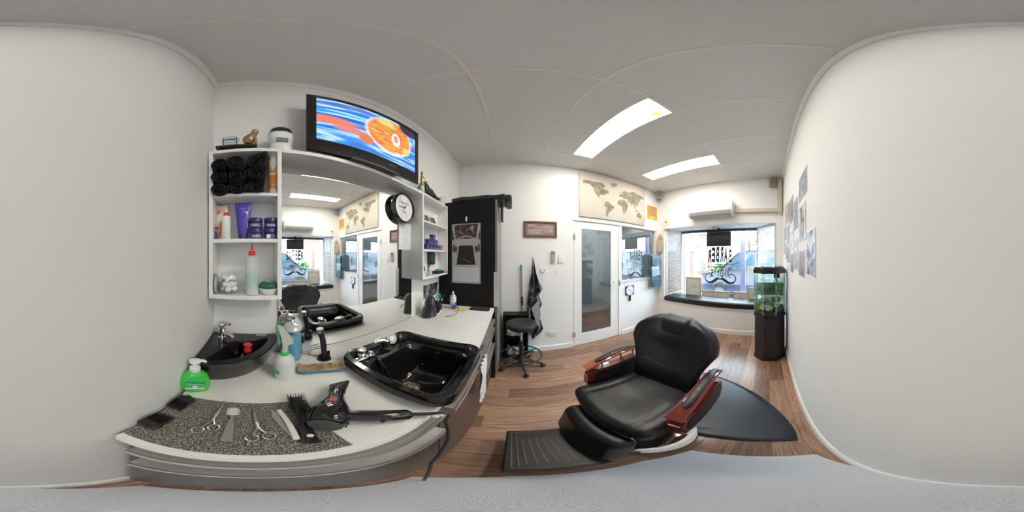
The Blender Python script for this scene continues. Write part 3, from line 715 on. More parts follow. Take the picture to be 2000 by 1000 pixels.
rows = [(('bottom', 'left'), 427, 367, 19, 13), (('bottom', 'middle'), 462, 365, 19, 12), (('bottom', 'right'), 499, 364, 19, 12),
        (('middle', 'left'), 428, 342, 18, 12), (('middle', 'middle'), 461, 340, 18, 12), (('middle', 'right'), 499, 338, 20, 12),
        (('top', 'left'), 429, 319, 17, 12), (('top', 'middle'), 461, 314, 21, 15), (('top', 'right'), 499, 312, 21, 15)]
for i, ((r_, c_), px, py, hw, hh) in enumerate(rows):
    p = onx(px, py, -.665); s = .665*PI/1000
    t = thing('rolled_towel', 'rolled black towel, %s row, %s of the towel stack' % (r_, c_), 'towel', (TX, p.y, p.z), group='rolled black towels in the left shelf unit')
    cs = 1/math.cos(math.radians((500-py)*.18))**2
    obj('roll', spiral_towel(hw*s*1.22, hh*s*cs*1.08, .125, 2.3, i*1.7+.4), TOWELB, t, smooth=60)
p = onx(507, 299, -.665)
t = thing('folded_towel', 'loosely folded black towel on top of the rolled towels', 'towel', (TX, p.y, p.z))
obj('cloth', MB().rbox((0, 0, -.002), (.06, .034, .012), .011, 3, 5, fn=lambda x, y, z: (x, y, z+.010*math.sin(y*50)+.2*(y)*.3)), TOWELB, t, smooth=60)

CY = lambda r, z0, z1, b=.002: [(r-b, z0), (r, z0+b), (r, z1-b), (r-b, z1), (0, z1)]
SX = -.735
def shelf_pt(px, x=SX): return onx(px, 500, x).y
y = shelf_pt(535)
t = thing('product_bottle', 'tall white and orange hair product bottle beside the black towels', 'bottle', (SX, y, SA))
zt = onx(535, 301, SX).z-SA
obj('bottle', MB().lathe([(.022, 0), (.0245, .003), (.0245, zt*.83), (.020, zt*.86)], 24), ramp_mat('coral_print', [(0, (.80, .25, .05)), (.47, (.82, .30, .08)), (.53, (.85, .80, .74)), (1, (.86, .82, .76))], (40, 40, 14), 1, detail=4), t)
obj('label_band', MB().lathe([(.0249, zt*.13), (.0249, zt*.42)], 24).box(0, 0, 0, 0, 0, 0), ORANGE, t, label='orange label band')
obj('white_band', MB().lathe([(.0252, zt*.42), (.0252, zt*.47)], 24), CREAM, t)
obj('cap', MB().lathe([(.0215, zt*.84), (.0225, zt*.86), (.0225, zt*.985), (.02, zt), (0, zt)], 24), CREAM, t)
obj('foot_band', MB().lathe([(.0248, .004), (.0248, zt*.09)], 24), CREAM, t)
text('lettering', 'TREATMENT', CREAM, t, 0, zt*.2, .03, .012, y=-.0255, M=Matrix.Rotation(RB, 4, 'Z'))
# violet tubes
def tube_obj(loc, lb, h_, wt_, grp):
    t = thing('hair_product_tube', lb, 'tube', loc, RB, group=grp)
    def ring(z, hw, hd): return [(hw*math.cos(2*PI*j/24), hd*math.sin(2*PI*j/24), z) for j in range(24)]
    k = h_/.155
    obj('tube_body', MB().loft([ring(.02*k, wt_*.60, .016), ring(.03*k, wt_*.66, .018), ring(.08*k, wt_*.80, .014), ring(.135*k, wt_*.97, .004), ring(.150*k, wt_, .0015), ring(.155*k, wt_, .001)]), VIOLET, t)
    obj('cap', MB().loft([ring(0, wt_*.56, .016), ring(.022*k, wt_*.58, .0165)]), NAVY, t)
    obj('label_patch', MB().box(-wt_*.05, wt_*.62, -.0155, -.014, .045*k, .115*k, Matrix.Translation((0, 0, 0)) @ Matrix.Rotation(-.06, 4, 'X')), ramp_mat('silver_speckle', [(.35, (.1, .07, .4)), (.6, (.6, .68, .75))], (1, 1, 1), 90), t, smooth=0)
    text('lettering', 'muk', SILV, t, 0, .128*k, wt_*.5, .006, y=-.0075)
    return t
y = shelf_pt(475)
tube0 = tube_obj((SX, y, SB), 'violet squeeze tube standing on the middle shelf of the left unit', onx(475, 396, SX).z-SB, .0375, 'violet hair product tubes')
# navy jars
def jar(loc, lb, word, grp, sc=1.):
    t = thing('wax_jar', lb, 'jar', loc, RB, group=grp)
    obj('jar', MB().lathe([(.026, 0), (.029, .003), (.029, .020), (.026, .024), (.026, .028)], 24), NAVY, t)
    obj('lid', MB().lathe([(.0285, .027), (.0305, .028), (.0305, .044), (.029, .0465), (0, .0465)], 24), NAVY, t)
    obj('band', MB().lathe([(.0294, .006), (.0294, .018)], 24), NAVYL, t)
    if word: text('lettering', word, SILV, t, 0, .012, .036, .010, y=-.0297)
    return t
JG = 'navy wax jars in the left shelf unit'
XJ = -.722
for (px, k, wd, lb) in ((500, 0, 'CABLE', 'navy wax jar lettered CABLE, lower left of the four'), (528, 0, 'FIBRE', 'navy wax jar showing a barcode label, lower right of the four'),
                        (500, 1, 'REBEL', 'navy wax jar lettered REBEL, upper left of the four'), (529, 1, 'FUNK', 'navy wax jar lettered FUNK, upper right of the four')):
    p = onx(px, 500, XJ); jar((XJ, p.y, SB+.0475*k), lb, None if (px == 528) else wd, JG)
last = [o for o in bpy.data.objects if o.name.startswith('wax_jar') and 'barcode' in o.get('label', '')][0]
m = MB(); m.box(-.018, -.002, -.0299, -.0297, .003, .019)
obj('barcode', m, PAPER, last, smooth=0)
# white squeeze bottle with red collar
y = shelf_pt(442, -.71); p = onx(442, 423, -.71)
t = thing('applicator_bottle', 'plain white bottle with red collar and white nozzle', 'bottle', (-.71, y, SB))
hb = p.z-SB
obj('bottle', MB().lathe([(.018, 0), (.0205, .003), (.0205, hb-.003), (.018, hb), (.009, hb+.001)], 24), WPLAS, t)
obj('collar', MB().lathe([(.0115, hb), (.0125, hb+.001), (.0125, hb+.016), (.011, hb+.018), (0, hb+.018)], 20), REDP, t)
obj('nozzle', MB().lathe([(.007, hb+.018), (.006, hb+.024), (.0025, hb+.040), (0, hb+.041)], 14), WPLAS, t)
y = shelf_pt(434, -.762); p = onx(434, 402, -.765)
t = thing('hair_product_tube', 'cream and orange sunburst tube behind the white bottle', 'tube', (-.768, y, SB), RB)
hb = p.z-SB
def ring(z, hw, hd): return [(hw*math.cos(2*PI*j/20), hd*math.sin(2*PI*j/20), z) for j in range(20)]
obj('tube_body', MB().loft([ring(.018, .022, .016), ring(.05, .026, .014), ring(hb*.85, .031, .005), ring(hb, .033, .001)]), ramp_mat('sun_print', [(.42, (.82, .28, .03)), (.5, (.80, .76, .70))], (20, 20, 16), 1.2, detail=2), t)
obj('cap', MB().loft([ring(0, .021, .015), ring(.018, .021, .015)]), WPLAS, t)
y = shelf_pt(418, -.72)
t = thing('sachet', 'small dark purple sachet leaning in the left corner of the shelf', 'sachet', (-.72, y, SB), RB)
obj('pouch', MB().rbox((0, 0, .030), (.012, .004, .030), .003, 2, 3, M=Matrix.Rotation(.12, 4, 'Y')), ramp_mat('sachet_print', [(.3, (.05, .03, .22)), (.55, (.18, .05, .16)), (.7, (.6, .6, .68))], (1, 1, 1), 60), t)
# bottom shelf: glass jar of cotton wool
y = shelf_pt(446, -.745)
y += .004
t = thing('glass_jar', 'clear glass jar without lid filled with cotton wool', 'jar', (-.738, y, S0))
hb = .098
obj('glass', MB().lathe([(.042, .001), (.046, .004), (.0465, hb*.75), (.042, hb*.84), (.0435, hb*.86), (.042, hb*.90), (.0435, hb*.94), (.042, hb*.99), (.040, hb*.99), (.040, hb*.84), (.0445, hb*.74), (.0445, .006), (0, .005)], 32), glass('jar_clear_glass', (.97, .985, .98), base=.05), t)
tj = t
CW = mat('cotton_wool', (.88, .88, .88), 1., bump=.3, bscale=150)
rnd = random.Random(3); k = 0
for lvl, (z, rr_, cnt) in enumerate(((.024, .027, 5), (.046, .026, 5), (.066, .022, 4))):
    for j in range(cnt):
        a = 2*PI*j/cnt + lvl*.7; 
        side = ('bottom', 'middle', 'top')[lvl]
        q = obj('cotton_ball', MB().ball((0, 0, 0), (.0165, .0165, .014), 12, 8), CW, None); q.location = (-.738+rr_*math.cos(a), y+rr_*math.sin(a), S0+z+rnd.uniform(-.003, .003))
        tag(q, 'white cotton wool ball inside the open glass jar, %s layer' % side, 'cotton ball', 'cotton balls in the glass jar')
t = thing('jar_lid', 'brushed steel jar lid leaning on edge against the glass jar', 'lid', (-.722, -.171, S0))
obj('lid', MB().lathe([(.044, 0), (.045, .002), (.045, .010), (.043, .012), (0, .012)], 36, Matrix.Translation((0, -.013, .046)) @ Matrix.Rotation(.12, 4, 'Z') @ Matrix.Rotation(-PI/2, 4, 'X')), STEEL, t, smooth=30)
# dispenser bottle
y = shelf_pt(492, -.72); xb = -.72
t = thing('squeeze_bottle', 'clear plastic bottle of pale green liquid with red pointed cap', 'bottle', (xb, y, S0))
zt = onx(492, 500, xb).z - S0; r = .0305
obj('bottle', MB().lathe([(r-.002, 0), (r, .002), (r, zt-.008), (r-.006, zt-.001), (.016, zt+.002), (.014, zt+.004)], 28), frost('clear_pe', (.80, .83, .82), .35), t)
obj('liquid', MB().lathe([(r-.003, .0015), (r-.0015, .03), (r-.0015, zt*.58), (0, zt*.58)], 28), mat('green_liquid', (.36, .66, .52), .2), t)
obj('sediment', MB().lathe([(r-.0028, .001), (r-.001, .003), (r-.001, zt*.22), (0, zt*.22)], 28), mat('milky_liquid', (.62, .74, .66), .3), t)
zc = onx(492, 489, xb).z-S0
obj('cap', MB().lathe([(.015, zt+.002), (.0155, zt+.004), (.0155, zt+.022), (.007, zt+.024), (.0035, zt+.045), (.0015, zt+.054), (0, zt+.054)], 20), REDP, t, smooth=35)
y = shelf_pt(524, -.725)
t = thing('shaving_soap_tub', 'white tub with dark green lid of shaving soap', 'tub', (-.725, y, S0))
obj('tub', MB().lathe([(.022, 0), (.030, .004), (.040, .022), (.041, .032)], 28), WPLAS, t)
obj('lid', MB().lathe([(.041, .030), (.0425, .032), (.042, .044), (.034, .054), (.02, .057), (0, .058)], 28), mat('dark_green_plastic', (.015, .13, .06), .25), t)
obj('emblem', MB().lathe([(.014, .0575), (.014, .0590), (0, .0592)], 20), SILV, t)

# items on top of the left unit
y0_, y1_ = onx(422, 286, -.70).y, onx(502, 282, -.70).y
t = thing('display_tray', 'long thin dark wooden tray on top of the left shelf unit', 'tray', (-.72, (y0_+y1_)/2, ZT1))
obj('board', MB().box(-.765, -.69, y0_, y1_, ZT1+.022, ZT1+.034).box(-.755, -.70, y0_+.01, y0_+.02, ZT1, ZT1+.022).box(-.755, -.70, y1_-.02, y1_-.01, ZT1, ZT1+.022), mat('very_dark_wood', (.035, .022, .016), .4), t, world=True, smooth=0)
zt = ZT1+.034
p = onx(449, 280, -.715)
t = thing('glass_disc_stand', 'round clear glass disc held in a small black frame', 'ornament', (-.715, p.y, zt))
obj('disc', MB().lathe([(.042, 0), (.043, .001), (.043, .003), (0, .003)], 36, Matrix.Translation((-.015, 0, .062)) @ Matrix.Rotation(PI/2-.15, 4, 'Y')), glass('blue_glass', (.8, .86, .88), ior=1.6), t)
m = MB()
for s in (-1, 1): m.box(-.002, .002, s*.030-.0018, s*.030+.0018, 0, .075).box(-.02, .012, s*.030-.0018, s*.030+.0018, 0, .003)
m.box(-.002, .002, -.03, .03, .058, .061).box(-.002, .002, -.022, .022, .006, .009)
obj('frame', m, BLACKM, t, smooth=0)
p = onx(489, 280, -.715)
t = thing('bronze_figurine', 'small bronze coloured sitting frog figurine beside the glass disc', 'figurine', (-.715, p.y, zt), RB)
BRZ = mat('bronze', (.42, .27, .16), .35, .8, bump=.3, bscale=150)
obj('body', MB().tube([(-.02, 0, .012), (-.010, 0, .020), (.006, 0, .036), (.016, 0, .050)], [.014, .020, .016, .009], 14).ball((.016, -.002, .055), (.013, .011, .010)).tube([(.012, -.008, .045), (.018, -.012, .02), (.018, -.012, .0)], [.006, .005, .006], 8).tube([(-.015, -.014, .012), (-.005, -.02, .012), (-.004, -.02, .002)], [.010, .008, .006], 8).tube([(-.015, .014, .012), (-.005, .02, .012), (-.004, .02, .002)], [.010, .008, .006], 8), BRZ, t)
t.scale = (1.25, 1.25, 2.0)
p = onx(549, 285, -.715)
t = thing('desk_clock', 'rounded glossy white digital clock with grey display beside the television', 'clock', (-.72, p.y, ZT1), RB)
def rg(z, hw, hd, y=0): return [(hw*math.cos(2*PI*j/28), y+hd*math.sin(2*PI*j/28), z) for j in range(28)]
obj('housing', MB().loft([rg(.0, .050, .035), rg(.010, .054, .038), rg(.022, .048, .034), rg(.030, .050, .036), rg(.050, .058, .040), rg(.066, .056, .040), rg(.078, .046, .034), rg(.086, .028, .02), rg(.088, .005, .004)]), WPLAS, t)
obj('band', MB().loft([rg(.062, .0585, .0415), rg(.079, .0475, .036)], cap0=False, cap1=False), BLACKG, t)
obj('display', MB().box(-.026, .026, -.041, -.033, .024, .037), mat('grey_lcd', (.20, .23, .21), .3), t, smooth=0)
t.scale = (1., 1., 2.1)

# items on top of the right unit
def rt(px, py, x): return onx(px, py, x)
p = rt(824, 372, -.69)
t = thing('brass_figurine', 'small brass coloured posed figurine on a pale green pot', 'figurine', (-.69, p.y, ZT1), RB)
BR = mat('old_brass', (.52, .33, .06), .35, .8)
obj('pot', MB().lathe([(.014, 0), (.019, .004), (.018, .03), (.014, .036)], 20), mat('pale_ceramic', (.62, .63, .50), .4), t)
obj('cushion', MB().ball((0, 0, .045), (.020, .018, .012)), mat('olive_green', (.36, .40, .10), .6), t)
obj('figure', MB().tube([(0, 0, .054), (-.003, 0, .07), (.002, 0, .088), (.001, 0, .098)], [.008, .010, .009, .005], 12).ball((.0, 0, .106), (.009, .009, .010)).tube([(.004, -.002, .088), (.02, -.006, .083), (.036, -.008, .081)], [.004, .003, .002], 8).tube([(0, 0, .060), (.018, -.004, .052), (.034, -.006, .044)], [.006, .004, .003], 8), BR, t)
t.scale = (1.2, 1.2, 1.85)
p = rt(839, 362, -.70)
t = thing('baseball_cap', 'crumpled black cap on top of the right shelf unit', 'cap', (-.71, 1.25, ZT1), RB)
obj('crown', MB().rbox((0, 0, .022), (.10, .045, .022), .02, 4, 6, fn=lambda x, y, z: (x, y, (z+.022)*(1-.35*(x/.1))-.022+.004*math.sin(x*70))), mat('black_satin', (.012, .012, .014), .4), t)
obj('brim', MB().rbox((.07, -.035, .006), (.05, .03, .004), .003, 2, 3), mat('black_satin', (.012,)*3, .4), t)
t.scale = (1., 1., 2.1)
t = thing('small_white_pot', 'small white and black lidded pot standing on the cap', 'pot', (-.71, 1.215, ZT1+.092), RB)
obj('pot', MB().lathe([(.017, 0), (.019, .003), (.018, .026), (.016, .03)], 20), WPLAS, t); obj('lid', MB().lathe([(.018, .029), (.018, .034), (.012, .041), (0, .043)], 20), GREYP, t)
t.scale = (1.3, 1.3, 1.6)
t = thing('white_beaker', 'pale translucent beaker at the far end of the right shelf unit top', 'beaker', (-.715, 1.545, ZT1), RB)
obj('cup', MB().lathe([(.026, 0), (.034, .004), (.038, .05), (.036, .052), (.032, .006), (0, .006)], 24), mat('pale_plastic', (.62, .66, .64), .4), t)
t.scale = (1.1, 1.1, 1.9)

# right unit contents
S0r, S1r, S2r = 1.328, 1.556, 1.797
def rpt(px, x): return onx(px, 500, x).y
t = thing('green_card_box', 'upright green and white box on the top shelf of the right unit', 'box', (-.715, 1.165, S2r), RB)
obj('box', MB().box(-.024, .024, -.008, .008, 0, .115, Matrix.Rotation(-.1, 4, 'X')), ramp_mat('green_box_print', [(.42, (.30, .34, .05)), (.5, (.72, .70, .58)), (.6, (.12, .12, .05))], (1, 1, 1), 22, interp='CONSTANT'), t, smooth=0)
for k, (yy, lb) in enumerate(((1.255, 'dark picture card leaning beside the green box'), (1.385, 'dark picture card leaning at the right of the top shelf'))):
    t = thing('picture_card', lb, 'card', (-.715, yy, S2r), RB-.2)
    obj('card', MB().box(-.035, .035, -.0012, .0012, 0, .088, Matrix.Rotation(-.38, 4, 'X') @ Matrix.Rotation(0, 4, 'Z')), ramp_mat('dark_card_print%d' % k, [(.35, (.02, .02, .02)), (.5, (.22, .10, .07)), (.62, (.5, .46, .36)), (.7, (.05, .05, .05))], (1, 1, 1), 40), t, smooth=0)
tube_obj((-.715, 1.165, S1r), 'violet squeeze tube on the middle shelf of the right unit', .150, .033, 'violet hair product tubes')
JG2 = 'navy wax jars in the right shelf unit'
jr0 = None
jl = [(1.232, 0, 'bottom row, nearest the violet tube'), (1.296, 0, 'bottom row, second from the tube'), (1.360, 0, 'bottom row, third from the tube'), (1.424, 0, 'bottom row, farthest from the tube'),
      (1.264, 1, 'middle row, nearest the violet tube'), (1.328, 1, 'middle row, second from the tube'), (1.392, 1, 'middle row, farthest from the tube'), (1.340, 2, 'single jar on top')]
for (yy, k, wh) in jl:
    lb = 'small navy wax jar on the right unit, ' + wh
    if jr0 is None: jr0 = jar((-.712, yy, S1r), lb, 'MUD', JG2)
    else: dup(jr0, (-.712, yy, S1r+.0475*k), RB, lb, JG2)
t = thing('pink_box', 'small pinkish box at the right end of the jars', 'box', (-.70, 1.49, S1r))
obj('box', MB().box(-.02, .02, -.02, .02, 0, .05), mat('pink_card', (.55, .36, .33), .6), t, smooth=0)
t = thing('wall_controller', 'black square wall panel device mounted low in the right unit', 'device', (wx(1.42)+.006, 1.42, 1.475), RB)
obj('case', MB().rbox((0, -.012, 0), (.062, .012, .060), .008), BLACKM, t); obj('display', MB().box(-.036, .036, -.026, -.0235, -.035, .04), mat('dark_grey_screen', (.06, .065, .07), .2), t, smooth=0)
t = thing('black_tin', 'flat black box with a turquoise sponge on the bottom shelf', 'box', (-.70, 1.44, S0r), RB)
obj('box', MB().rbox((0, 0, .014), (.065, .035, .014), .004), BLACKM, t)
t = thing('turquoise_sponge', 'small turquoise sponge lying on the flat black box', 'sponge', (-.70, 1.44, S0r+.028), RB)
obj('sponge', MB().rbox((0, 0, .008), (.035, .018, .008), .004), mat('turquoise_foam', (.05, .45, .45), .9), t)
for k, (yy, xx, h_, r_, m_, lb) in enumerate(((1.165, -.70, .05, .018, WPLAS, 'small white bottle at the left of the bottom shelf, right unit'), (1.21, -.73, .085, .014, BLACKM, 'slim black bottle at the back of the bottom shelf, right unit'),
        (1.25, -.69, .07, .016, frost('pale_clear', (.7, .75, .75), .6), 'small clear bottle near the black box on the bottom shelf'), (1.30, -.73, .09, .013, GREYP, 'grey slim bottle at the back of the bottom shelf, right unit'), (1.195, -.68, .04, .013, STEEL, 'short steel pot at the front of the bottom shelf, right unit'))):
    t = thing('small_bottle', lb, 'bottle', (xx, yy, S0r))
    obj('bottle', MB().lathe(CY(r_, 0, h_*.75)), m_, t); obj('cap', MB().lathe(CY(r_*.6, h_*.75, h_)), BLACKM if k % 2 else WPLAS, t)
t = thing('charging_lead', 'black lead hanging over the right end of the bottom shelf', 'cable', (-.66, 1.55, S0r))
obj('cable', MB().tube([(-.70, 1.50, S0r+.004), (-.68, 1.54, S0r+.006), (-.655, 1.56, S0r+.008), (-.64, 1.575, S0r+.004)], .005, 6), BLACKM, t, world=True)

# ------------------------------------------------------------------ calendar on the cupboard side
cl, cr_ = ony(883, 500, TY).x, ony(938.5, 500, TY).x; zt = ony(905, 437, TY).z; zb = ony(905, 553, TY).z; cxm = (cl+cr_)/2; cw_ = cr_-cl; chh = zt-zb
t = thing('wall_calendar', 'grey calendar with dark pictures above a month grid on the cupboard', 'calendar', (cxm, TY-.001, zb))
obj('sheet', MB().box(-cw_/2, cw_/2, -.002, 0, 0, chh), mat('grey_card', (.42, .44, .46), .5), t, smooth=0)
PIC = ramp_mat('dark_abstract_print', [(.3, (.012, .012, .014)), (.52, (.05, .04, .035)), (.62, (.30, .17, .10)), (.70, (.55, .45, .32))], (1, 1, 1), 22, detail=4)
m = MB(); ph = chh*.70
m.prism([(-cw_*.36, ph*.66+chh*.28), (cw_*.36, ph*.66+chh*.28), (cw_*.42, chh*.985), (-cw_*.42, chh*.985)], -.0035, -.002)
obj('top_picture', m, PIC, t, smooth=0)
m = MB().prism([(-cw_*.24, chh*.63), (cw_*.24, chh*.63), (cw_*.33, chh*.31), (-cw_*.33, chh*.31)], -.0035, -.002)
obj('middle_picture', m, mat('near_black_print', (.015, .013, .013), .5, var=.4, vscale=30), t, smooth=0)
for s in (-1, 1):
    obj('side_picture', MB().prism([(s*cw_*.30, chh*.60), (s*cw_*.46, chh*.66), (s*cw_*.49, chh*.54), (s*cw_*.34, chh*.50)], -.0035, -.002), PIC, t, smooth=0)
    obj('side_picture', MB().prism([(s*cw_*.49, chh*.72), (s*cw_*.40, chh*.74), (s*cw_*.49, chh*.92)], -.0035, -.002), PIC, t, smooth=0)
m = MB(); arc = [(cw_*.49*math.sin(a), chh*.56+chh*.17*math.cos(a)*1.25) for a in [(-1+i/8.) for i in range(17)]]
for i in range(16):
    (x0, z0_), (x1, z1_) = arc[i], arc[i+1]; m.prism([(x0, z0_), (x1, z1_), (x1, z1_+.012), (x0, z0_+.012)], -.0042, -.0036)
obj('arc_band', m, mat('grey_card', (.42, .44, .46)), t, smooth=0)
obj('red_streak', MB().box(-.045, .045, -.0048, -.0040, -.0022, .0022, Matrix.Translation((.01, 0, chh*.38)) @ Matrix.Rotation(.42, 4, 'Y')), mat('red_print', (.8, .05, .05), .5), t, smooth=0)
m = MB()
gx0, gx1, gz0, gz1 = -cw_*.45, cw_*.45, chh*.03, chh*.27
for i in range(7):
    for j in range(5): 
        a = gx0+(gx1-gx0)*i/7; b_ = gx0+(gx1-gx0)*(i+1)/7; c_ = gz0+(gz1-gz0)*j/5; d_ = gz0+(gz1-gz0)*(j+1)/5
        m.box(a+.001, b_-.001, -.003, -.002, c_+.001, d_-.001)
obj('day_cells', m, mat('calendar_white', (.62, .64, .66), .5), t, smooth=0, kind='stuff')
p = ony(911, 428, TY)
t = thing('adhesive_hook', 'white adhesive hook above the calendar on the black cupboard', 'hook', (p.x, TY-.001, p.z))
obj('plate', MB().rbox((0, -.004, 0), (.009, .004, .026), .003), WPLAS, t); obj('hook', MB().tube([(0, -.008, -.01), (0, -.018, -.022), (0, -.018, -.01)], .003, 6), WPLAS, t)

# ------------------------------------------------------------------ far worktop items
# small framed dark print on the wall under the shelf
y0_, y1_ = 1.295, 1.585
t = thing('dark_print', 'dark silver and black print on the wall below the right shelf unit', 'print', (wx(1.44)+.002, 1.44, ZW+.12), RB)
obj('board', MB().box(-.145, .145, -.006, 0, -.0, .13), ramp_mat('black_silver_print', [(.40, (.02, .022, .025)), (.52, (.10, .11, .12)), (.60, (.55, .57, .58)), (.68, (.04, .04, .05))], (1, 1, .5), 26, detail=3, dist=1.), t, smooth=0)
t = thing('black_ornament', 'glossy black domed ornament on the worktop by the mirror', 'ornament', (-.665, 1.215, ZW), RB)
obj('dome', MB().loft([rg(.0, .060, .05, -.0), rg(.012, .068, .055), rg(.03, .056, .052), (rg(.07, .050, .050)), rg(.11, .052, .052), rg(.15, .044, .046), rg(.175, .026, .028), rg(.182, .006, .006)]), mat('black_faceted', (.01, .01, .012), .1, bump=.9, bscale=45, coat=.5), t)
obj('skirt', MB().loft([rg(.002, .088, .060, .012), rg(.02, .080, .060, .012), rg(.06, .060, .056, .008), rg(.09, .053, .054, .002)], cap0=True, cap1=False), BLACKG, t)
t = thing('pen_cup', 'black pen cup holding scissors beside the black ornament', 'cup', (-.68, 1.40, ZW))
obj('cup', MB().lathe([(.032, 0), (.035, .002), (.035, .085), (.032, .085), (.032, .006), (0, .006)], 24), BLACKM, t)
def loopring(c, r_, ax_=(1, 1)): return [(c[0], c[1]+r_*math.cos(a), c[2]+r_*1.35*math.sin(a)) for a in [i*PI/8 for i in range(17)]]
TEAL = mat('teal_plastic', (.03, .38, .48), .35)
t = thing('teal_scissors', 'teal handled scissors standing in the pen cup', 'scissors', (-.68, 1.40, ZW+.02))
obj('handle', MB().tube(loopring((-.68, 1.380, ZW+.135), .018), .0045, 8), TEAL, t, world=True); obj('handle', MB().tube(loopring((-.676, 1.418, ZW+.135), .018), .0045, 8), TEAL, t, world=True)
obj('blades', MB().tube([(-.68, 1.39, ZW+.115), (-.68, 1.41, ZW+.02)], .003, 6).tube([(-.677, 1.41, ZW+.115), (-.678, 1.39, ZW+.02)], .003, 6), STEEL, t, world=True)
t = thing('black_scissors', 'dark handled scissors in the pen cup, right of the teal pair', 'scissors', (-.67, 1.42, ZW+.02))
obj('handle', MB().tube(loopring((-.664, 1.462, ZW+.12), .014), .004, 8), mat('dark_red_plastic', (.10, .03, .03), .4), t, world=True); obj('blades', MB().tube([(-.664, 1.455, ZW+.10), (-.672, 1.415, ZW+.02)], .003, 6), STEEL, t, world=True)
t = thing('tablet', 'black tablet computer propped up beside the spray can', 'tablet', (-.60, 1.33, ZW), RB+.25)
M = Matrix.Translation((.02, .03, .004)) @ Matrix.Rotation(math.radians(-58), 4, 'X')
obj('case', MB().rbox((0, 0, .065), (.085, .005, .065), .004, 2, 1, M=M), WPLAS, t); obj('screen', MB().box(-.080, .080, -.0062, -.005, .006, .126, M), BLACKG, t, smooth=0)
obj('prop', MB().box(-.03, .03, .0, .004, 0, .06, Matrix.Translation((.02, .105, .0)) @ Matrix.Rotation(math.radians(18), 4, 'X')), GREYP, t, smooth=0)
p = onz(885, 602, ZW)
t = thing('spray_can', 'white and blue patterned aerosol can with white nozzle', 'spray can', (p.x, p.y, ZW))
obj('can', MB().lathe([(.028, 0), (.031, .003), (.031, .130), (.029, .134)], 28), ramp_mat('blue_can_print', [(.44, (.75, .76, .80)), (.52, (.03, .05, .30))], (1, 1, .6), 28, detail=2), t)
obj('white_band', MB().lathe([(.0314, .075), (.0314, .130)], 28), WPLAS, t)
obj('shoulder', MB().lathe([(.031, .133), (.024, .145), (.014, .152), (0, .153)], 28), STEEL, t); obj('nozzle', MB().lathe([(.010, .15), (.010, .165), (.005, .18), (0, .181)], 16), WPLAS, t)
text('lettering', 'KLEEN', mat('red_print', (.8, .05, .05)), t, 0, .10, .03, .009, y=-.0318, M=Matrix.Rotation(math.radians(22), 4, 'Z'))
t = thing('sticky_notes', 'yellow note papers lying beside the spray can', 'notes', (-.46, 1.45, ZW))
YEL = mat('yellow_paper', (.72, .62, .18), .7)
for k, (x_, y_, a_) in enumerate(((-.50, 1.49, .3), (-.46, 1.47, -.2), (-.505, 1.445, .6))): obj('note', MB().box(-.04, .04, -.035, .035, .0003+k*.0008, .001+k*.0008, Matrix.Translation((x_, y_, ZW)) @ Matrix.Rotation(a_, 4, 'Z')), YEL, t, world=True, smooth=0)
t = thing('paper_sheet', 'white sheet of paper lying under the black keyboard', 'paper', (-.31, 1.50, ZW))
obj('sheet', MB().box(-.425, -.20, 1.405, 1.585, ZW+.0004, ZW+.0012), PAPER, t, world=True, smooth=0)
t = thing('keyboard', 'small black keyboard on white paper near the cupboard', 'keyboard', (-.31, 1.52, ZW+.0012))
obj('base', MB().rbox((-.305, 1.52, ZW+.009), (.095, .042, .007), .003), BLACKM, t, world=True)
kb = None
for j in range(4):
    for i in range(11):
        if kb is None: kb = obj('key', MB().box(-.0065, .0065, -.0065, .0065, 0, .004), mat('dark_key', (.06, .06, .065), .4), t, smooth=0); kb.location = Vector((-.386, 1.49, ZW+.0155))-t.location
        else: share(kb, t, Vector((-.386+.0162*i, 1.49+.0195*j, ZW+.0155))-t.location)
t = thing('thin_cable', 'thin black cable curling on the worktop in front of the tablet', 'cable', (-.55, 1.3, ZW))
obj('cable', MB().tube([onz(870, 618, ZW+.003), onz(880, 617.5, ZW+.003), onz(889, 614, ZW+.003), onz(894, 609, ZW+.003), onz(895.5, 603, ZW+.003), onz(893, 597, ZW+.01), onz(890, 592, ZW+.02)], .0022, 6), BLACKM, t, world=True)

# ------------------------------------------------------------------ near worktop items
# soap dispenser
p = onz(371, 753, ZW)
t = thing('soap_dispenser', 'green liquid soap bottle with white pump by the corner sink', 'soap dispenser', (p.x+.012, p.y+.022, ZW), math.radians(112))
def sup(z, hw, hd, k=.8): 
    P = []
    for j in range(32):
        a = 2*PI*j/32; c_, s_ = math.cos(a), math.sin(a)
        P.append((hw*math.copysign(abs(c_)**k, c_), hd*math.copysign(abs(s_)**k, s_), z))
    return P
GL = mat('green_soap', (.05, .55, .06), .12, coat=.4)
obj('bottle', MB().loft([sup(0, .032, .020), sup(.006, .038, .025), sup(.03, .043, .028), sup(.06, .042, .027), sup(.085, .034, .022), sup(.098, .020, .016), sup(.104, .013, .012)]), GL, t)
obj('pump_collar', MB().lathe([(.015, .101), (.016, .103), (.016, .118), (.012, .122), (.006, .124), (.006, .14)], 20), WPLAS, t)
obj('pump_head', MB().loft([rg(.138, .016, .012), rg(.142, .018, .013), rg(.150, .017, .012), rg(.153, .010, .008)]).tube([(.008, -.0, .147), (.026, -.004, .149), (.031, -.006, .143)], [.006, .005, .004], 8), WPLAS, t)
obj('label_panel', MB().box(-.026, .026, -.0292, -.0270, .050, .064), mat('teal_label', (.0, .30, .33), .4), t, smooth=0)
text('lettering', 'Palmolive', WPLAS, t, 0, .057, .046, .010, y=-.0296)
obj('white_stripe', MB().box(-.026, .026, -.0296, -.0275, .030, .034), WPLAS, t, smooth=0); obj('badge', MB().lathe([(.007, 0), (.007, .001), (0, .001)], 20, Matrix.Translation((0, -.0285, .042)) @ Matrix.Rotation(PI/2, 4, 'X')), WPLAS, t)
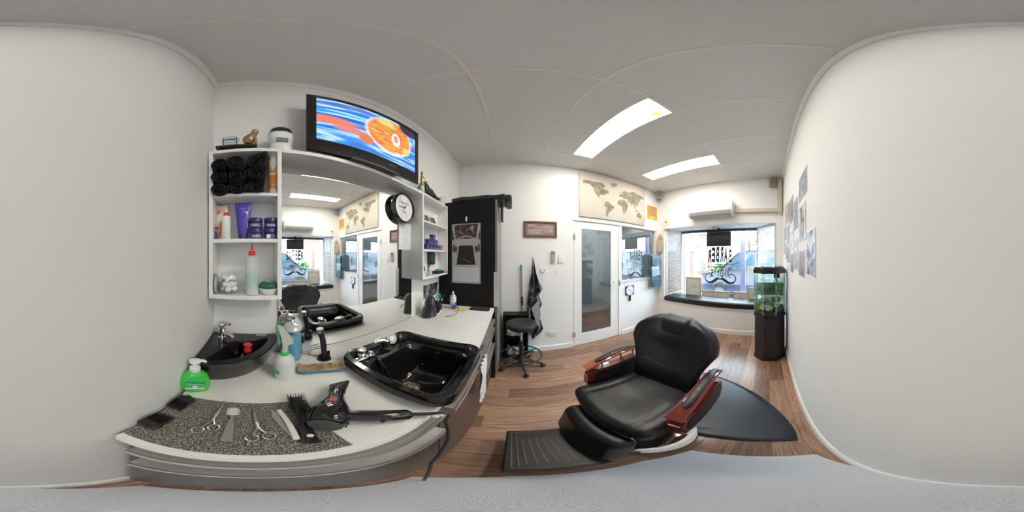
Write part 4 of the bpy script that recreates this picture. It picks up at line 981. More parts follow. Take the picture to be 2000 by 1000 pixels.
t.scale = (1.1, 1.1, 1.06)
# spray bottle
p = onz(556, 735, ZW)
t = thing('spray_bottle', 'translucent white water spray bottle with green collar and grey trigger', 'spray bottle', (p.x, p.y, ZW))
obj('bottle', MB().lathe([(.034, 0), (.037, .003), (.0375, .09), (.035, .108), (.026, .122), (.014, .130), (.013, .134)], 32), mat('milky_plastic', (.66, .68, .66), .35, var=.02), t)
obj('collar', MB().lathe([(.0155, .128), (.016, .130), (.0155, .145), (.013, .147), (0, .147)], 20), GREEN, t)
obj('neck', MB().lathe([(.012, .146), (.011, .162), (0, .163)], 16), mat('light_grey_plastic', (.55, .55, .54), .4), t)
LG = MATS['light_grey_plastic']
Mx = Matrix.Rotation(PI/2, 4, 'Z')
obj('spray_head', MB().prism([(-.008, .160), (.010, .160), (.012, .180), (.030, .186), (.031, .200), (-.012, .266), (-.024, .258), (-.012, .205)], -.011, .011, Mx), LG, t, smooth=0, bevel=.0015)
obj('trigger', MB().tube([(0, -.020, .240), (0, -.022, .215), (0, -.014, .190), (0, -.020, .180)], [.005, .004, .004, .003], 8), GREEN, t)
obj('nozzle', MB().tube([(.0, -.020, .256), (.0, -.030, .262)], [.010, .008], 12), GREEN, t)
obj('label', MB().box(-.012, .012, -.0395, -.0372, .040, .060, Matrix.Rotation(math.radians(35), 4, 'Z')), GREEN, t, smooth=0)
# disinfectant jar
t = thing('disinfectant_jar', 'tall glass jar of blue disinfectant with round steel lid', 'jar', (-.725, .165, ZW))
obj('glass', MB().lathe([(.038, 0), (.041, .003), (.041, .175), (.039, .178)], 32), glass('jar_glass', (.85, .93, .97)), t)
obj('liquid', MB().lathe([(.036, .004), (.039, .006), (.039, .15), (0, .15)], 32), mat('blue_liquid', (.20, .46, .60), .1), t)
obj('lid', MB().lathe([(.043, .174), (.046, .177), (.045, .186), (.034, .198), (.015, .204), (0, .205)], 32), mat('satin_lid', (.66, .65, .63), .3, .3), t)
obj('knob', MB().lathe([(.004, .203), (.008, .210), (.009, .216), (.005, .222), (0, .223)], 16), CHROME, t)
# nail brush
t = thing('nail_brush', 'small wooden brush with tall white bristles behind the spray bottle', 'brush', (-.745, .235, ZW), RB)
obj('block', MB().rbox((0, 0, .010), (.022, .012, .009), .003), WOODL, t)
m = MB()
for i in range(11):
    for j in range(4): m.tube([(-.018+.0036*i, -.008+.0053*j, .018), (-.020+.004*i, -.010+.0063*j, .066)], .0013, 3)
obj('bristles', m, mat('white_bristle', (.75, .77, .80), .6), t, kind='stuff')
# clipper on stand
t = thing('clipper_stand', 'black cordless trimmer standing in its charging base', 'trimmer', (-.665, .295, ZW), RB-.2)
obj('base', MB().loft([rg(.0, .034, .028), rg(.006, .033, .027), rg(.03, .022, .018), rg(.036, .020, .016)]).box(.012, .026, -.006, .016, .02, .052), BLACKG, t)
tb = obj('trimmer_body', MB().tube([(0, 0, .03), (-.002, 0, .08), (-.006, 0, .12), (-.014, -.004, .155), (-.018, -.006, .165)], [.013, .014, .0135, .014, .012], 14), BLACKM, t)
obj('head', MB().lathe([(.011, 0), (.013, .003), (.013, .012), (.017, .014), (.017, .024), (.015, .026), (0, .026)], 20, Matrix.Translation((-.018, -.006, .163)) @ Matrix.Rotation(-.1, 4, 'Y')), CHROME, tb, smooth=30)
t = thing('charger_cable', 'thin black charging cable looping behind the trimmer base', 'cable', (-.70, .27, ZW))
obj('cable', MB().tube([(-.69, .29, ZW+.006), (-.705, .262, ZW+.004), (-.72, .24, ZW+.003), (-.76, .255, ZW+.003), (-.772, .29, ZW+.003), (-.765, .33, ZW+.003)], .0018, 6), BLACKM, t, world=True)
# neck duster
pa, pb = Vector((-.600, .150, 0)), Vector((-.550, .335, 0)); d_ = (pb-pa); ang = math.atan2(d_.y, d_.x); Ln = d_.length
t = thing('neck_brush', 'blue backed barber neck brush with tan bristles upward', 'brush', ((pa.x+pb.x)/2, (pa.y+pb.y)/2, ZW), ang)
wave = lambda x: .006+.007*math.sin((x/Ln+.5)*PI*1.0+PI)+.006*abs(x/Ln*2)**2+.004
obj('back', MB().rbox((0, 0, .007), (Ln/2, .026, .006), .0055, 3, 12, fn=lambda x, y, z: (x, y*(1-.18*math.cos(x/Ln*PI*2.4)) * (1 if abs(x) < Ln*.42 else max(.2, 1-((abs(x)-Ln*.42)/(Ln*.08))**2*.7)), z+.010*(abs(x)/(Ln/2))**2)), mat('blue_plastic', (.055, .19, .33), .35), t)
m = MB(); rnd = random.Random(9)
for i in range(3600):
    x = rnd.uniform(-Ln*.46, Ln*.46); yy = rnd.uniform(-.019, .019)*(1-.18*math.cos(x/Ln*PI*2.4)); zb_ = .010+.010*(abs(x)/(Ln/2))**2
    m.add([(x-.0009, yy, zb_), (x+.0009, yy, zb_), (x+rnd.uniform(-.004, .004)+x*.05, yy*1.25+rnd.uniform(-.003, .003), zb_+.023+rnd.uniform(-.003, .004)+.006*math.cos(x/Ln*9)), (x, yy+.0012, zb_)], [(0, 1, 2), (1, 3, 2), (3, 0, 2)])
obj('bristles', m, ramp_mat('tan_bristles', [(.35, (.42, .26, .11)), (.5, (.70, .56, .34)), (.7, (.85, .75, .54))], (1, 1, 1), 35, rough=.9), t, smooth=0, kind='stuff')
# hair dryer
t = thing('hair_dryer', 'glossy black hair dryer with concentrator nozzle lying on the worktop', 'hair dryer', (-.33, .17, ZW))
ia = Vector((-.262, .118, ZW+.045)); na = Vector((-.440, .248, ZW+.036)); dr = (na-ia); LD = dr.length; ez = dr.normalized()
q = ez.to_track_quat('Z', 'Y').to_matrix().to_4x4(); M = Matrix.Translation(ia) @ q
obj('body', MB().lathe([(.030, .0), (.036, .004), (.043, .02), (.045, .045), (.042, .07), (.034, .095), (.026, .115), (.022, .14), (.0215, .172), (0, .172)], 36, M), BLACKG, t, world=True, smooth=40)
obj('intake_grille', MB().lathe([(.032, -.003), (.031, -.005), (0, -.007)], 36, M), mat('grille_mesh', (.14, .14, .14), .4, .4, bump=1., bscale=400), t, world=True)
m = MB()
for k in range(30):
    if k % 2: m.box(.0385, .0415, -.0022, .0022, .006, .016, M @ Matrix.Rotation(2*PI*k/30, 4, 'Z'))
obj('vent_slots', m, BLACKM, t, world=True, smooth=0, kind='stuff')
def nz(z, hw, hd): return [(hw*math.cos(2*PI*j/24) if hw == hd else math.copysign(abs(math.cos(2*PI*j/24))**.5, math.cos(2*PI*j/24))*hw, (hd*math.sin(2*PI*j/24) if hw == hd else math.copysign(abs(math.sin(2*PI*j/24))**.5, math.sin(2*PI*j/24))*hd), z) for j in range(24)]
Mn = M @ Matrix.Rotation(math.radians(150), 4, 'Z')
obj('nozzle', MB().loft([nz(.160, .0235, .0235), nz(.172, .0235, .0235), nz(.19, .026, .015), nz(.212, .035, .007), nz(.212, .032, .005), nz(.20, .028, .005)], M=Mn), BLACKM, t, world=True)
side = ez.cross(Vector((0, 0, 1))).normalized(); up_ = side.cross(ez).normalized()
mid_ = ia+ez*.085
Mr = Matrix.Translation(mid_+up_*.0375) @ up_.to_track_quat('Z', 'Y').to_matrix().to_4x4()
obj('red_button', MB().lathe([(.0085, 0), (.0085, .002), (.006, .003), (0, .0032)], 20, Mr), mat('red_dot', (.80, .09, .05), .4), t, world=True)
hs = ia+ez*.045+side*.030; he = onz(803, 809, ZW+.022)
hd_ = (he-hs)
obj('handle', MB().tube([hs-hd_*.12, hs, hs+hd_*.25+Vector((0, 0, .004)), hs+hd_*.6+Vector((0, 0, .003)), hs+hd_*.93, he], [.014, .018, .0205, .021, .020, .012], 16), BLACKG, t, world=True)
obj('switch', MB().rbox(tuple(hs+hd_*.55+Vector((.014, -.014, .0))), (.008, .004, .004), .002), BLACKM, t, world=True)
text('lettering', 'PROFESSIONAL', mat('gold_print', (.5, .35, .15), .4, .5), t, 0, 0, .045, .004, M=(Matrix.Translation(-Vector(t.location)) @ Matrix.Translation(hs+hd_*.5+Vector((.008, -.004, .0165))) @ Matrix.Rotation(math.atan2(hd_.y, hd_.x), 4, 'Z') @ Matrix.Rotation(-PI/2+.5, 4, 'X')))
sr = onz(866, 806, ZW+.018)
obj('strain_relief', MB().tube([he, he+(sr-he)*.5, sr], [.007, .006, .005], 10), BLACKM, t, world=True)
obj('cord', MB().tube([sr, sr+Vector((.012, .004, -.006)), onz(870, 822, .92), onz(875, 840, .86), onz(875, 858, .80), Vector((-.140, .26, .55)), Vector((-.145, .255, .25)), Vector((-.15, .25, .02))], .0042, 8), BLACKM, t, world=True)
t = thing('cable_tie', 'scrunched clear plastic tie around the hair dryer cord', 'tie', (-.16, .31, ZW))
obj('tie', MB().ball(tuple(onz(850, 812, ZW+.010)), (.012, .010, .008), 8, 6).ball(tuple(onz(860, 811, ZW+.012)), (.010, .006, .006), 8, 6), frost('crumpled_clear', (.85, .87, .9), .7), t, world=True, smooth=0)

# tool mat
WEAVE = ramp_mat('woven_mat', [(.30, (.035, .032, .028)), (.50, (.16, .145, .12)), (.70, (.42, .39, .33))], (1, 1, 1), 340, rough=.8, kind='voronoi', bump=.6)
t = thing('tool_mat', 'dark grey woven mat on the worktop under the barber tools', 'mat', (-.3, -.04, ZW))
obj('mat', MB().rbox((-.303, -.036, ZW+.0022), (.112, .166, .002), .0015, 1, 1), WEAVE, t, world=True, smooth=0)
ZM = ZW+.0043
def mp_(px, py, z=ZM): return onz(px, py, z)
def guard(pc, rz, lb):
    t = thing('clipper_guard', lb, 'clipper guard', pc, rz, group='black clipper guards on the mat')
    obj('back', MB().rbox((0, 0, .009), (.024, .014, .008), .006, 3, 2).rbox((0, .012, .014), (.008, .006, .006), .003), BLACKM, t)
    tooth = None
    for k in range(6):
        x = -.0205+.0082*k
        m = MB().prism([(0, .002), (.030, .001), (.048, .004), (.046, .009), (.03, .016), (0, .018)], -.0009, .0009, Matrix.Rotation(-PI/2, 4, 'Z'))
        if tooth is None: tooth = obj('tooth', m, BLACKM, t, smooth=0); tooth.location = (x, -.008, 0)
        else: share(tooth, t, (x, -.008, 0))
guard((-.246, -.188, ZM), math.radians(-96), 'black clipper guard comb nearest the counter corner')
guard((-.388, -.178, ZM), math.radians(80), 'black clipper guard comb beside the green soap bottle')
def ringpts(c, rx_, ry_, a0=0): return [(c[0]+rx_*math.cos(a)*math.cos(a0)-ry_*math.sin(a)*math.sin(a0), c[1]+rx_*math.cos(a)*math.sin(a0)+ry_*math.sin(a)*math.cos(a0), c[2]) for a in [i*2*PI/20 for i in range(21)]]
def scissors(tip, piv, r1, r2, lb, tang=True):
    t = thing('barber_scissors', lb, 'scissors', piv, group='steel barber scissors on the mat')
    up = Vector((0, 0, .0025)); d1 = (tip-piv).normalized(); n_ = Vector((-d1.y, d1.x, 0))
    rings = []
    for k, (off, rr_) in enumerate(((n_*.004, r1), (-n_*.004, r2))):
        z = up*(1+k)
        V = [tip+z, piv+off+z+n_*0, piv-d1*.012+off*1.2+z, piv-d1*.010-off*1.2+z, piv-off*1.0+z]
        V2 = [v+Vector((0, 0, .0016)) for v in V]; n5 = 5
        m = MB().add([tuple(v) for v in V+V2], [(4, 3, 2, 1, 0), (5, 6, 7, 8, 9)] + [(i, (i+1) % 5, 5+(i+1) % 5, 5+i) for i in range(5)])
        obj('blade', m, STEEL, t, world=True, smooth=0)
        s0_ = piv-d1*.008; c_ = rr_; dd = (c_-s0_); e_ = c_-dd.normalized()*.012
        obj('shank', MB().tube([s0_+z, s0_+dd*.4+off*(-1.0)+z, e_+z], [.0032, .0024, .002], 8), STEEL, t, world=True)
        obj('finger_ring', MB().tube(ringpts(c_+z, .0125, .0105), .0018, 8), CHROME, t, world=True)
    if tang: obj('tang', MB().tube([r1+(r1-piv).normalized()*.012+up, r1+(r1-piv).normalized()*.022+n_*.004+up, r1+(r1-piv).normalized()*.032+n_*.002+up], [.002, .0016, .001], 6), CHROME, t, world=True)
    obj('pivot_screw', MB().lathe([(.0035, 0), (.0035, .001), (0, .0012)], 14, Matrix.Translation(piv+up*2.6)), CHROME, t, world=True)
scissors(mp_(442, 781), mp_(425, 808), mp_(386, 840), mp_(417, 836), 'long steel barber scissors lying left of the thinning razor comb')
scissors(mp_(494, 797), mp_(500, 824), mp_(492, 856), mp_(526, 853), 'shorter steel scissors between the razor comb and the white razor')
# razor comb
a = mp_(456, 798); b_ = mp_(441, 862); dd = (b_-a); ang = math.atan2(dd.y, dd.x); Ln = dd.length
t = thing('razor_comb', 'silver razor comb with toothed square head on the mat', 'razor comb', tuple(a), ang)
obj('handle', MB().loft([[(x, -w_, 0), (x, w_, 0), (x, w_, .004), (x, -w_, .004)] for x, w_ in ((.032, .004), (.05, .003), (.075, .007), (Ln, .010))]), STEEL, t, smooth=0)
hd2 = obj('head', MB().rbox((.016, 0, .0035), (.017, .010, .003), .002), mat('pale_metal', (.78, .78, .76), .3, .3), t)
tooth = None
for k in range(10):
    for s in (-1, 1):
        m = MB().box(-.0008, .0008, 0, .005, .001, .004)
        if tooth is None: tooth = obj('tooth', m, MATS['pale_metal'], hd2, smooth=0); tooth.location = (.003+.003*k, s*.0125-.0025, 0)
        else: share(tooth, hd2, (.003+.003*k, s*.0125-.0025, 0))
# straight razor
a = mp_(544, 802); b_ = mp_(580, 860); dd = b_-a; ang = math.atan2(dd.y, dd.x); Ln = dd.length
t = thing('straight_razor', 'folding straight razor with white handle on the mat', 'razor', tuple(a), ang)
obj('handle', MB().rbox((Ln/2, 0, .006), (Ln/2, .0065, .004), .0035, 3, 8, fn=lambda x, y, z: (x, y+.006*math.cos(x/Ln*PI), z)), mat('ivory_plastic', (.80, .79, .75), .3), t)
obj('blade', MB().slab([(-.004, -.016), (Ln*.2, -.020), (Ln*.95, -.004), (Ln*.9, .002), (.012, -.004)], .001, .0025), STEEL, t, smooth=0)
# paddle brush
a = mp_(577, 780); b_ = mp_(612, 866); dd = b_-a; ang = math.atan2(dd.y, dd.x); Ln = dd.length
t = thing('hair_brush', 'black vent hair brush with long bristles beside the hair dryer', 'hair brush', tuple(a), ang)
obj('handle', MB().tube([(.06, 0, .010), (.078, 0, .010), (.11, 0, .010), (Ln, 0, .010)], [.014, .008, .010, .013], 12), BLACKG, t)
obj('head', MB().rbox((.034, 0, .010), (.036, .017, .006), .005, 3, 2), BLACKM, t)
m = MB()
for i in range(13):
    for j in range(7):
        x, yy = .004+.005*i, -.014+.0047*j
        m.tube([(x, yy, .014), (x+(x-.034)*.18, yy*1.6, .034)], .0007, 3)
        m.tube([(x+(x-.034)*.18, yy*1.6, .034), (x+(x-.034)*.19, yy*1.62, .0355)], .0013, 3)
obj('bristles', m, BLACKM, t, kind='stuff')
obj('rivet', MB().lathe([(.006, 0), (.006, .002), (0, .0025)], 14, Matrix.Translation((Ln-.02, 0, .022))), CREAM, t)
# towel on handle
t = thing('hand_towel', 'crumpled white towel hanging over the cabinet handle', 'towel', (-.150, .86, .84))
rows_ = []
for j in range(15):
    z = .852-.026*j; wv = .075+.015*math.sin(j*.9)
    rows_.append([(-.156+.006*math.sin(i*1.7+j*.4)+.004*math.sin(i*3.1), .865-wv+2*wv*i/12+.012*math.sin(j*.7), z+(.008*math.sin(i*1.1) if j == 14 else 0)) for i in range(13)])
m = MB(); V = [p for r in rows_ for p in r]; V2 = [(x+.004, y, z) for x, y, z in V]; nV = len(V); F = []
for j in range(14):
    for i in range(12):
        q_ = (j*13+i, j*13+i+1, (j+1)*13+i+1, (j+1)*13+i); F.append(q_); F.append(tuple(nV+k for k in reversed(q_)))
m.add(V+V2, F); obj('cloth', m, CLOTHW, t, world=True, smooth=60)

# ------------------------------------------------------------------ wall C objects
def pan(px0, px1, py0, py1, y=YC):   # rectangle on wall C from pixel bounds measured at the left edge
    x0, x1 = ony(px0, 500, y).x, ony(px1, 500, y).x
    z1, z0 = ony(px0, py0, y).z, ony(px0, py1, y).z
    return x0, x1, z0, z1
# world map canvas
ym = YC-.03
x0, x1, z0, z1 = pan(1131.7, 1260, 333.5, 423, ym)
z0 = (ony(1131.7, 423, ym).z+ony(1260, 440, ym).z)/2; z1 = (ony(1131.7, 333.5, ym).z+ony(1260, 368, ym).z)/2; z1 = min(z1, ZC-.01)
WM, HM = x1-x0, z1-z0
t = thing('world_map', 'large cream world map canvas above the glass door', 'map', ((x0+x1)/2, YC-.001, (z0+z1)/2))
obj('canvas', MB().rbox((0, -.014, 0), (WM/2, .014, HM/2), .003), mat('cream_canvas', (.60, .55, .48), .8, var=.04, vscale=5), t)
MAPC = ramp_mat('map_land', [(.35, (.20, .18, .115)), (.6, (.33, .30, .22)), (.8, (.42, .39, .32))], (1, 1, 1), 14, detail=6, rough=.8)
conts = {'north america': [(.02,.80),(.05,.84),(.12,.84),(.2,.83),(.28,.86),(.33,.78),(.30,.70),(.37,.70),(.38,.62),(.33,.58),(.30,.52),(.28,.55),(.24,.52),(.25,.46),(.29,.42),(.32,.39),(.27,.43),(.22,.50),(.18,.58),(.16,.68),(.12,.76),(.07,.77),(.04,.74)],
 'south america': [(.33,.39),(.37,.41),(.41,.36),(.46,.31),(.45,.25),(.41,.18),(.37,.12),(.36,.03),(.34,.06),(.34,.16),(.34,.25),(.31,.31)],
 'greenland': [(.40,.92),(.50,.93),(.50,.86),(.44,.80),(.41,.86)],
 'africa': [(.53,.50),(.57,.55),(.63,.54),(.67,.50),(.70,.43),(.68,.36),(.67,.28),(.63,.18),(.60,.18),(.59,.28),(.58,.36),(.53,.38),(.51,.43)],
 'europe and asia': [(.54,.60),(.54,.66),(.58,.68),(.58,.74),(.63,.80),(.68,.78),(.72,.80),(.80,.86),(.86,.82),(.96,.78),(.99,.72),(.93,.70),(.90,.62),(.90,.57),(.87,.58),(.88,.52),(.86,.46),(.82,.44),(.83,.36),(.79,.44),(.77,.50),(.75,.40),(.72,.50),(.68,.50),(.66,.58),(.62,.56),(.58,.60)],
 'australia': [(.85,.26),(.88,.29),(.90,.31),(.92,.28),(.95,.24),(.94,.16),(.91,.13),(.88,.17),(.85,.17)],
 'britain': [(.545,.70),(.555,.74),(.565,.70),(.56,.67)], 'madagascar': [(.70,.25),(.715,.28),(.71,.19),(.70,.19)], 'indonesia': [(.80,.34),(.85,.36),(.88,.33),(.90,.31),(.84,.31)], 'japan': [(.915,.57),(.93,.62),(.935,.56)], 'new zealand': [(.985,.12),(.99,.16),(.98,.10),(.97,.07)]}
for nm, P in conts.items():
    Q = []
    for i in range(len(P)):
        a, b_ = P[i], P[(i+1) % len(P)]
        for k in range(3):
            f = k/3; jx = random.uniform(-.006, .006) if k else 0; Q.append(((-.5+(a[0]+(b_[0]-a[0])*f+jx)*.97+.01)*WM, (-.5+(a[1]+(b_[1]-a[1])*f+jx)*.92+.02)*HM))
    obj('landmass', MB().prism(Q, -.0287, -.0281), MAPC, t, smooth=0)
# framed picture
x0, x1, z0, z1 = pan(1023, 1087, 432, 463)
t = thing('framed_landscape', 'long brown framed landscape picture on the wall above the stool', 'picture', ((x0+x1)/2, YC-.001, (z0+z1)/2)); W2, H2 = (x1-x0)/2, (z1-z0)/2
FW = ramp_mat('brown_frame_wood', [(0, (.10, .035, .015)), (1, (.20, .08, .035))], (3, 3, 20), 4, rough=.4)
def frame_mb(W2, H2, fw, th): 
    o_ = [(-W2, -H2), (W2, -H2), (W2, H2), (-W2, H2)]; i_ = [(-W2+fw, -H2+fw), (W2-fw, -H2+fw), (W2-fw, H2-fw), (-W2+fw, H2-fw)]
    return MB().loft([[(x, 0, z) for x, z in o_], [(x, -th, z) for x, z in o_], [(x, -th, z) for x, z in i_], [(x, 0, z) for x, z in i_]], wrap=True)
obj('frame', frame_mb(W2, H2, .022, .018), FW, t, smooth=0)
obj('mount', MB().box(-W2+.02, W2-.02, -.006, -.001, -H2+.02, H2-.02), mat('grey_mount', (.22, .19, .19), .7), t, smooth=0)
obj('picture', MB().box(-W2+.055, W2-.055, -.0075, -.006, -H2+.045, H2-.045), ramp_mat('sunset_print', [(.25, (.10, .06, .06)), (.45, (.34, .22, .20)), (.6, (.50, .38, .36)), (.75, (.25, .24, .34))], (2, 1, 9), 3, detail=4), t, smooth=0)
obj('glazing', MB().box(-W2+.02, W2-.02, -.012, -.011, -H2+.02, H2-.02), GLASSC, t, smooth=0)
# remote, switch, hooks, outlet
x0, x1, z0, z1 = pan(1076, 1084.5, 490, 513)
t = thing('air_con_remote', 'grey air conditioner remote in a wall holder beside the light switch', 'remote', ((x0+x1)/2, YC-.001, (z0+z1)/2)); w_, h_ = (x1-x0)/2, (z1-z0)/2
obj('holder', MB().rbox((0, -.012, -h_*.3), (w_, .012, h_*.65), .004), WPLAS, t); obj('remote', MB().rbox((0, -.016, .0), (w_*.85, .010, h_), .004), mat('grey_remote', (.45, .45, .44), .4), t)
obj('display', MB().box(-w_*.6, w_*.6, -.027, -.0255, h_*.35, h_*.85), mat('grey_lcd', (.2, .23, .21)), t, smooth=0)
m = MB()
for i in range(3):
    for j in range(3): m.box(-w_*.5+i*w_*.4, -w_*.5+i*w_*.4+.006, -.028, -.0255, -h_*.2+j*.018, -h_*.2+j*.018+.007)
obj('buttons', m, GREYP, t, smooth=0)
x0, x1, z0, z1 = pan(1090, 1101, 498, 514)
t = thing('light_switch', 'white double rocker light switch left of the glass door', 'switch', ((x0+x1)/2, YC-.001, (z0+z1)/2)); w_, h_ = (x1-x0)/2, (z1-z0)/2
obj('plate', MB().rbox((0, -.004, 0), (w_, .004, h_), .002), WPLAS, t)
for s in (-.45, .0, .45): obj('rocker', MB().rbox((0, -.009, s*h_), (.007, .002, .010), .001), TRIMM, t)
p = ony(1087, 531, YC)
t = thing('small_hook', 'small white hook below the light switch', 'hook', (p.x, YC-.001, p.z)); obj('plate', MB().rbox((0, -.003, 0), (.009, .003, .022), .002), WPLAS, t); obj('hook', MB().tube([(0, -.005, -.01), (0, -.018, -.02), (0, -.018, -.008)], .003, 6), WPLAS, t)
p = ony(1060, 528, YC)
t = thing('robe_hook', 'chrome wall hook on a white plate right of the cape', 'hook', (p.x, YC-.001, p.z)); obj('plate', MB().rbox((-.004, -.004, 0), (.032, .004, .022), .002), WPLAS, t)
obj('hook', MB().tube([(0, -.006, 0), (0, -.035, -.005), (.02, -.045, .0), (.03, -.045, .012)], .006, 8).tube([(0, -.03, -.005), (-.01, -.045, -.018), (-.01, -.055, -.01)], .005, 8), CHROME, t)
x0, x1, z0, z1 = pan(1070, 1087, 647, 656.5)
t = thing('power_outlet', 'white double power outlet low on the wall', 'outlet', ((x0+x1)/2, YC-.001, (z0+z1)/2)); w_, h_ = (x1-x0)/2, (z1-z0)/2
obj('plate', MB().rbox((0, -.005, 0), (w_, .004, h_), .002), WPLAS, t)
for s in (-.5, .5): obj('socket', MB().box(s*w_-.008, s*w_-.004, -.0098, -.0088, -.01, .004).box(s*w_+.004, s*w_+.008, -.0098, -.0088, -.01, .004), INK, t, smooth=0)
for s in (-.15, .15): obj('switch_toggle', MB().box(s*w_*2-.004, s*w_*2+.004, -.012, -.0088, .008, .016), TRIMM, t, smooth=0)
# cape
t = thing('barber_cape', 'dark patterned barber cape hanging from a white wall hook', 'cape', (ony(1041, 506, 2.2).x, 2.2, ony(1041, 506, 2.2).z))
outl = [(508, 1040, 1043), (530, 1037.5, 1047), (550, 1034, 1053), (565, 1033, 1060), (580, 1031.5, 1052), (595, 1030, 1059), (610, 1030, 1051), (625, 1031, 1057), (640, 1033, 1061), (650, 1035, 1056), (660, 1037, 1043)]
m = MB(); V = []; NI = 16
for j, (py, xa, xb) in enumerate(outl):
    for i in range(NI+1):
        u = i/NI; px = xa+(xb-xa)*u; dpt = 2.195+.030*math.sin(u*11+j*.5)*min(1, j/3)-.01*j/10; V.append(tuple(ony(px, py+3*math.sin(u*7+j), dpt)))
V2 = [(x, y-.004, z) for x, y, z in V]; nV = len(V); F = []
for j in range(len(outl)-1):
    for i in range(NI):
        q_ = (j*(NI+1)+i, j*(NI+1)+i+1, (j+1)*(NI+1)+i+1, (j+1)*(NI+1)+i); F.append(q_[::-1]); F.append(tuple(nV+k for k in q_))
m.add(V+V2, F)
obj('cloth', m, ramp_mat('cape_print', [(.42, (.012, .012, .018)), (.50, (.035, .035, .045)), (.53, (.30, .32, .36)), (.57, (.03, .03, .04)), (.62, (.22, .23, .26)), (.66, (.015, .015, .02))], (1, 1, .6), 13, detail=2, dist=.6, rough=.6), t, world=True, smooth=60)
obj('light_patch', MB().add([tuple(ony(a_, b_, 2.150)) for a_, b_ in ((1038, 602), (1052, 585), (1056, 612), (1053, 640), (1047, 630))] , [(0, 1, 2, 3, 4)]), mat('cape_lining', (.33, .35, .40), .7), t, world=True, smooth=0)
p = ony(1041, 504, YC)
t = thing('cape_hook', 'white wall hook holding the dark cape', 'hook', (p.x, YC-.001, p.z)); obj('plate', MB().rbox((0, -.004, 0), (.010, .004, .022), .003), WPLAS, t); obj('hook', MB().tube([(0, -.006, -.005), (0, -.04, -.012), (0, -.048, .0)], .004, 8), WPLAS, t)
# broom
t = thing('broom', 'grey broom pole with teal tip leaning against the wall', 'broom', (ony(1022, 690, 2.2).x, 2.15, 0))
pt = ony(1018.5, 518, 2.235); pb = Vector((.155, 2.226, .03)); pm = pt+(pb-pt)*.30
obj('pole', MB().tube([pt, pb], .011, 12), GREYP, t, world=True); obj('tip', MB().tube([pt+(pb-pt)*-.005, pt+(pb-pt)*.05], .0135, 12), mat('teal_tip', (.05, .45, .50), .4), t, world=True)
obj('grip', MB().tube([pt+(pb-pt)*.33, pt+(pb-pt)*.42], .014, 12), BLACKM, t, world=True)
obj('brush_head', MB().rbox((pb.x+.02, pb.y, .045), (.13, .019, .018), .008), mat('teal_tip', (.05, .45, .50)), t, world=True)
m = MB()
for k in range(60): m.box(-.1+pb.x+.004*k, -.1+pb.x+.004*k+.0025, pb.y-.018, pb.y+.018, .002, .03)
obj('bristles', m, BLACKM, t, world=True, smooth=0, kind='stuff')
# black open box shelf with towels
t = thing('black_cube_shelf', 'black open storage cube with towels behind the stool', 'shelf', (.04, 2.13, 0))
bx0, bx1, by0, by1, bz1 = -.115, .205, 2.06, 2.20, .72
for (nm, q_) in (('side_panel', (bx0, bx0+.016, by0, by1, 0, bz1)), ('side_panel', (bx1-.016, bx1, by0, by1, 0, bz1)), ('back_panel', (bx0+.016, bx1-.016, by1-.01, by1, 0, bz1)), ('top_board', (bx0+.016, bx1-.016, by0, by1, bz1-.016, bz1)), ('shelf', (bx0+.016, bx1-.016, by0, by1-.01, .36, .376)), ('bottom_board', (bx0+.016, bx1-.016, by0, by1-.01, .02, .036))):
    obj(nm, MB().box(*q_), BLKL, t, world=True, smooth=0)
def crumple(c, h, seed, m_):
    rnd = random.Random(seed); ph = [rnd.uniform(0, 6) for _ in range(6)]
    return MB().rbox((0, 0, h[2]), h, min(h)*.8, 4, 10, fn=lambda x, y, z: (x+.008*math.sin(y*60+ph[0])+.006*math.sin(z*90+ph[3]), y+.008*math.sin(x*70+ph[1]), (z+h[2])*(1+.35*math.sin(x*34+ph[2])*math.sin(y*41+ph[4]))-h[2]))
GW = ramp_mat('grey_white_cloth', [(.4, (.25, .24, .23)), (.6, (.62, .61, .60))], (1, 1, 1), 25, rough=.95)
for k, (z_, s_, lb) in enumerate(((.037, .075, 'crumpled grey and white towels on the lower shelf of the black cube'), (.377, .05, 'crumpled light towels on the upper shelf of the black cube'))):
    tt = thing('crumpled_towel', lb, 'towel', (.04, 2.125, z_)); obj('cloth', crumple(0, (.115, .052, s_), k+3, GW), GW, tt, smooth=60)
# stool
t = thing('swivel_stool', 'black round swivel stool with foot ring beside the cupboard', 'stool', (.105, 1.87, 0))
t.rotation_euler.z = math.radians(6)
obj('seat', MB().lathe([(.14, .625), (.165, .63), (.177, .65), (.177, .672), (.168, .69), (.14, .70), (.06, .703), (0, .703)], 40), mat('stool_vinyl', (.02, .02, .021), .4, bump=.05, bscale=200), t)
obj('seat_plate', MB().lathe([(.05, .61), (.09, .625), (.0, .626)], 20), BLACKM, t)
obj('gas_column', MB().tube([(0, 0, .42), (0, 0, .62)], .014, 16), CHROME, t); obj('column_sleeve', MB().tube([(0, 0, .12), (0, 0, .43)], .025, 16), BLACKM, t)
obj('foot_ring', MB().tube([((.235*math.cos(a)), .235*math.sin(a), .21) for a in [i*2*PI/40 for i in range(41)]], .009, 8), BLACKM, t)
for k in range(4):
    a = k*PI/2+.5; obj('ring_spoke', MB().tube([(.02*math.cos(a), .02*math.sin(a), .23), (.24*math.cos(a), .24*math.sin(a), .21)], .006, 6), BLACKM, t)
obj('hub', MB().lathe([(.035, .07), (.045, .08), (.045, .13), (.03, .15)], 20), BLACKM, t)
CP = mat('dark_grey_nylon', (.045, .045, .05), .5)
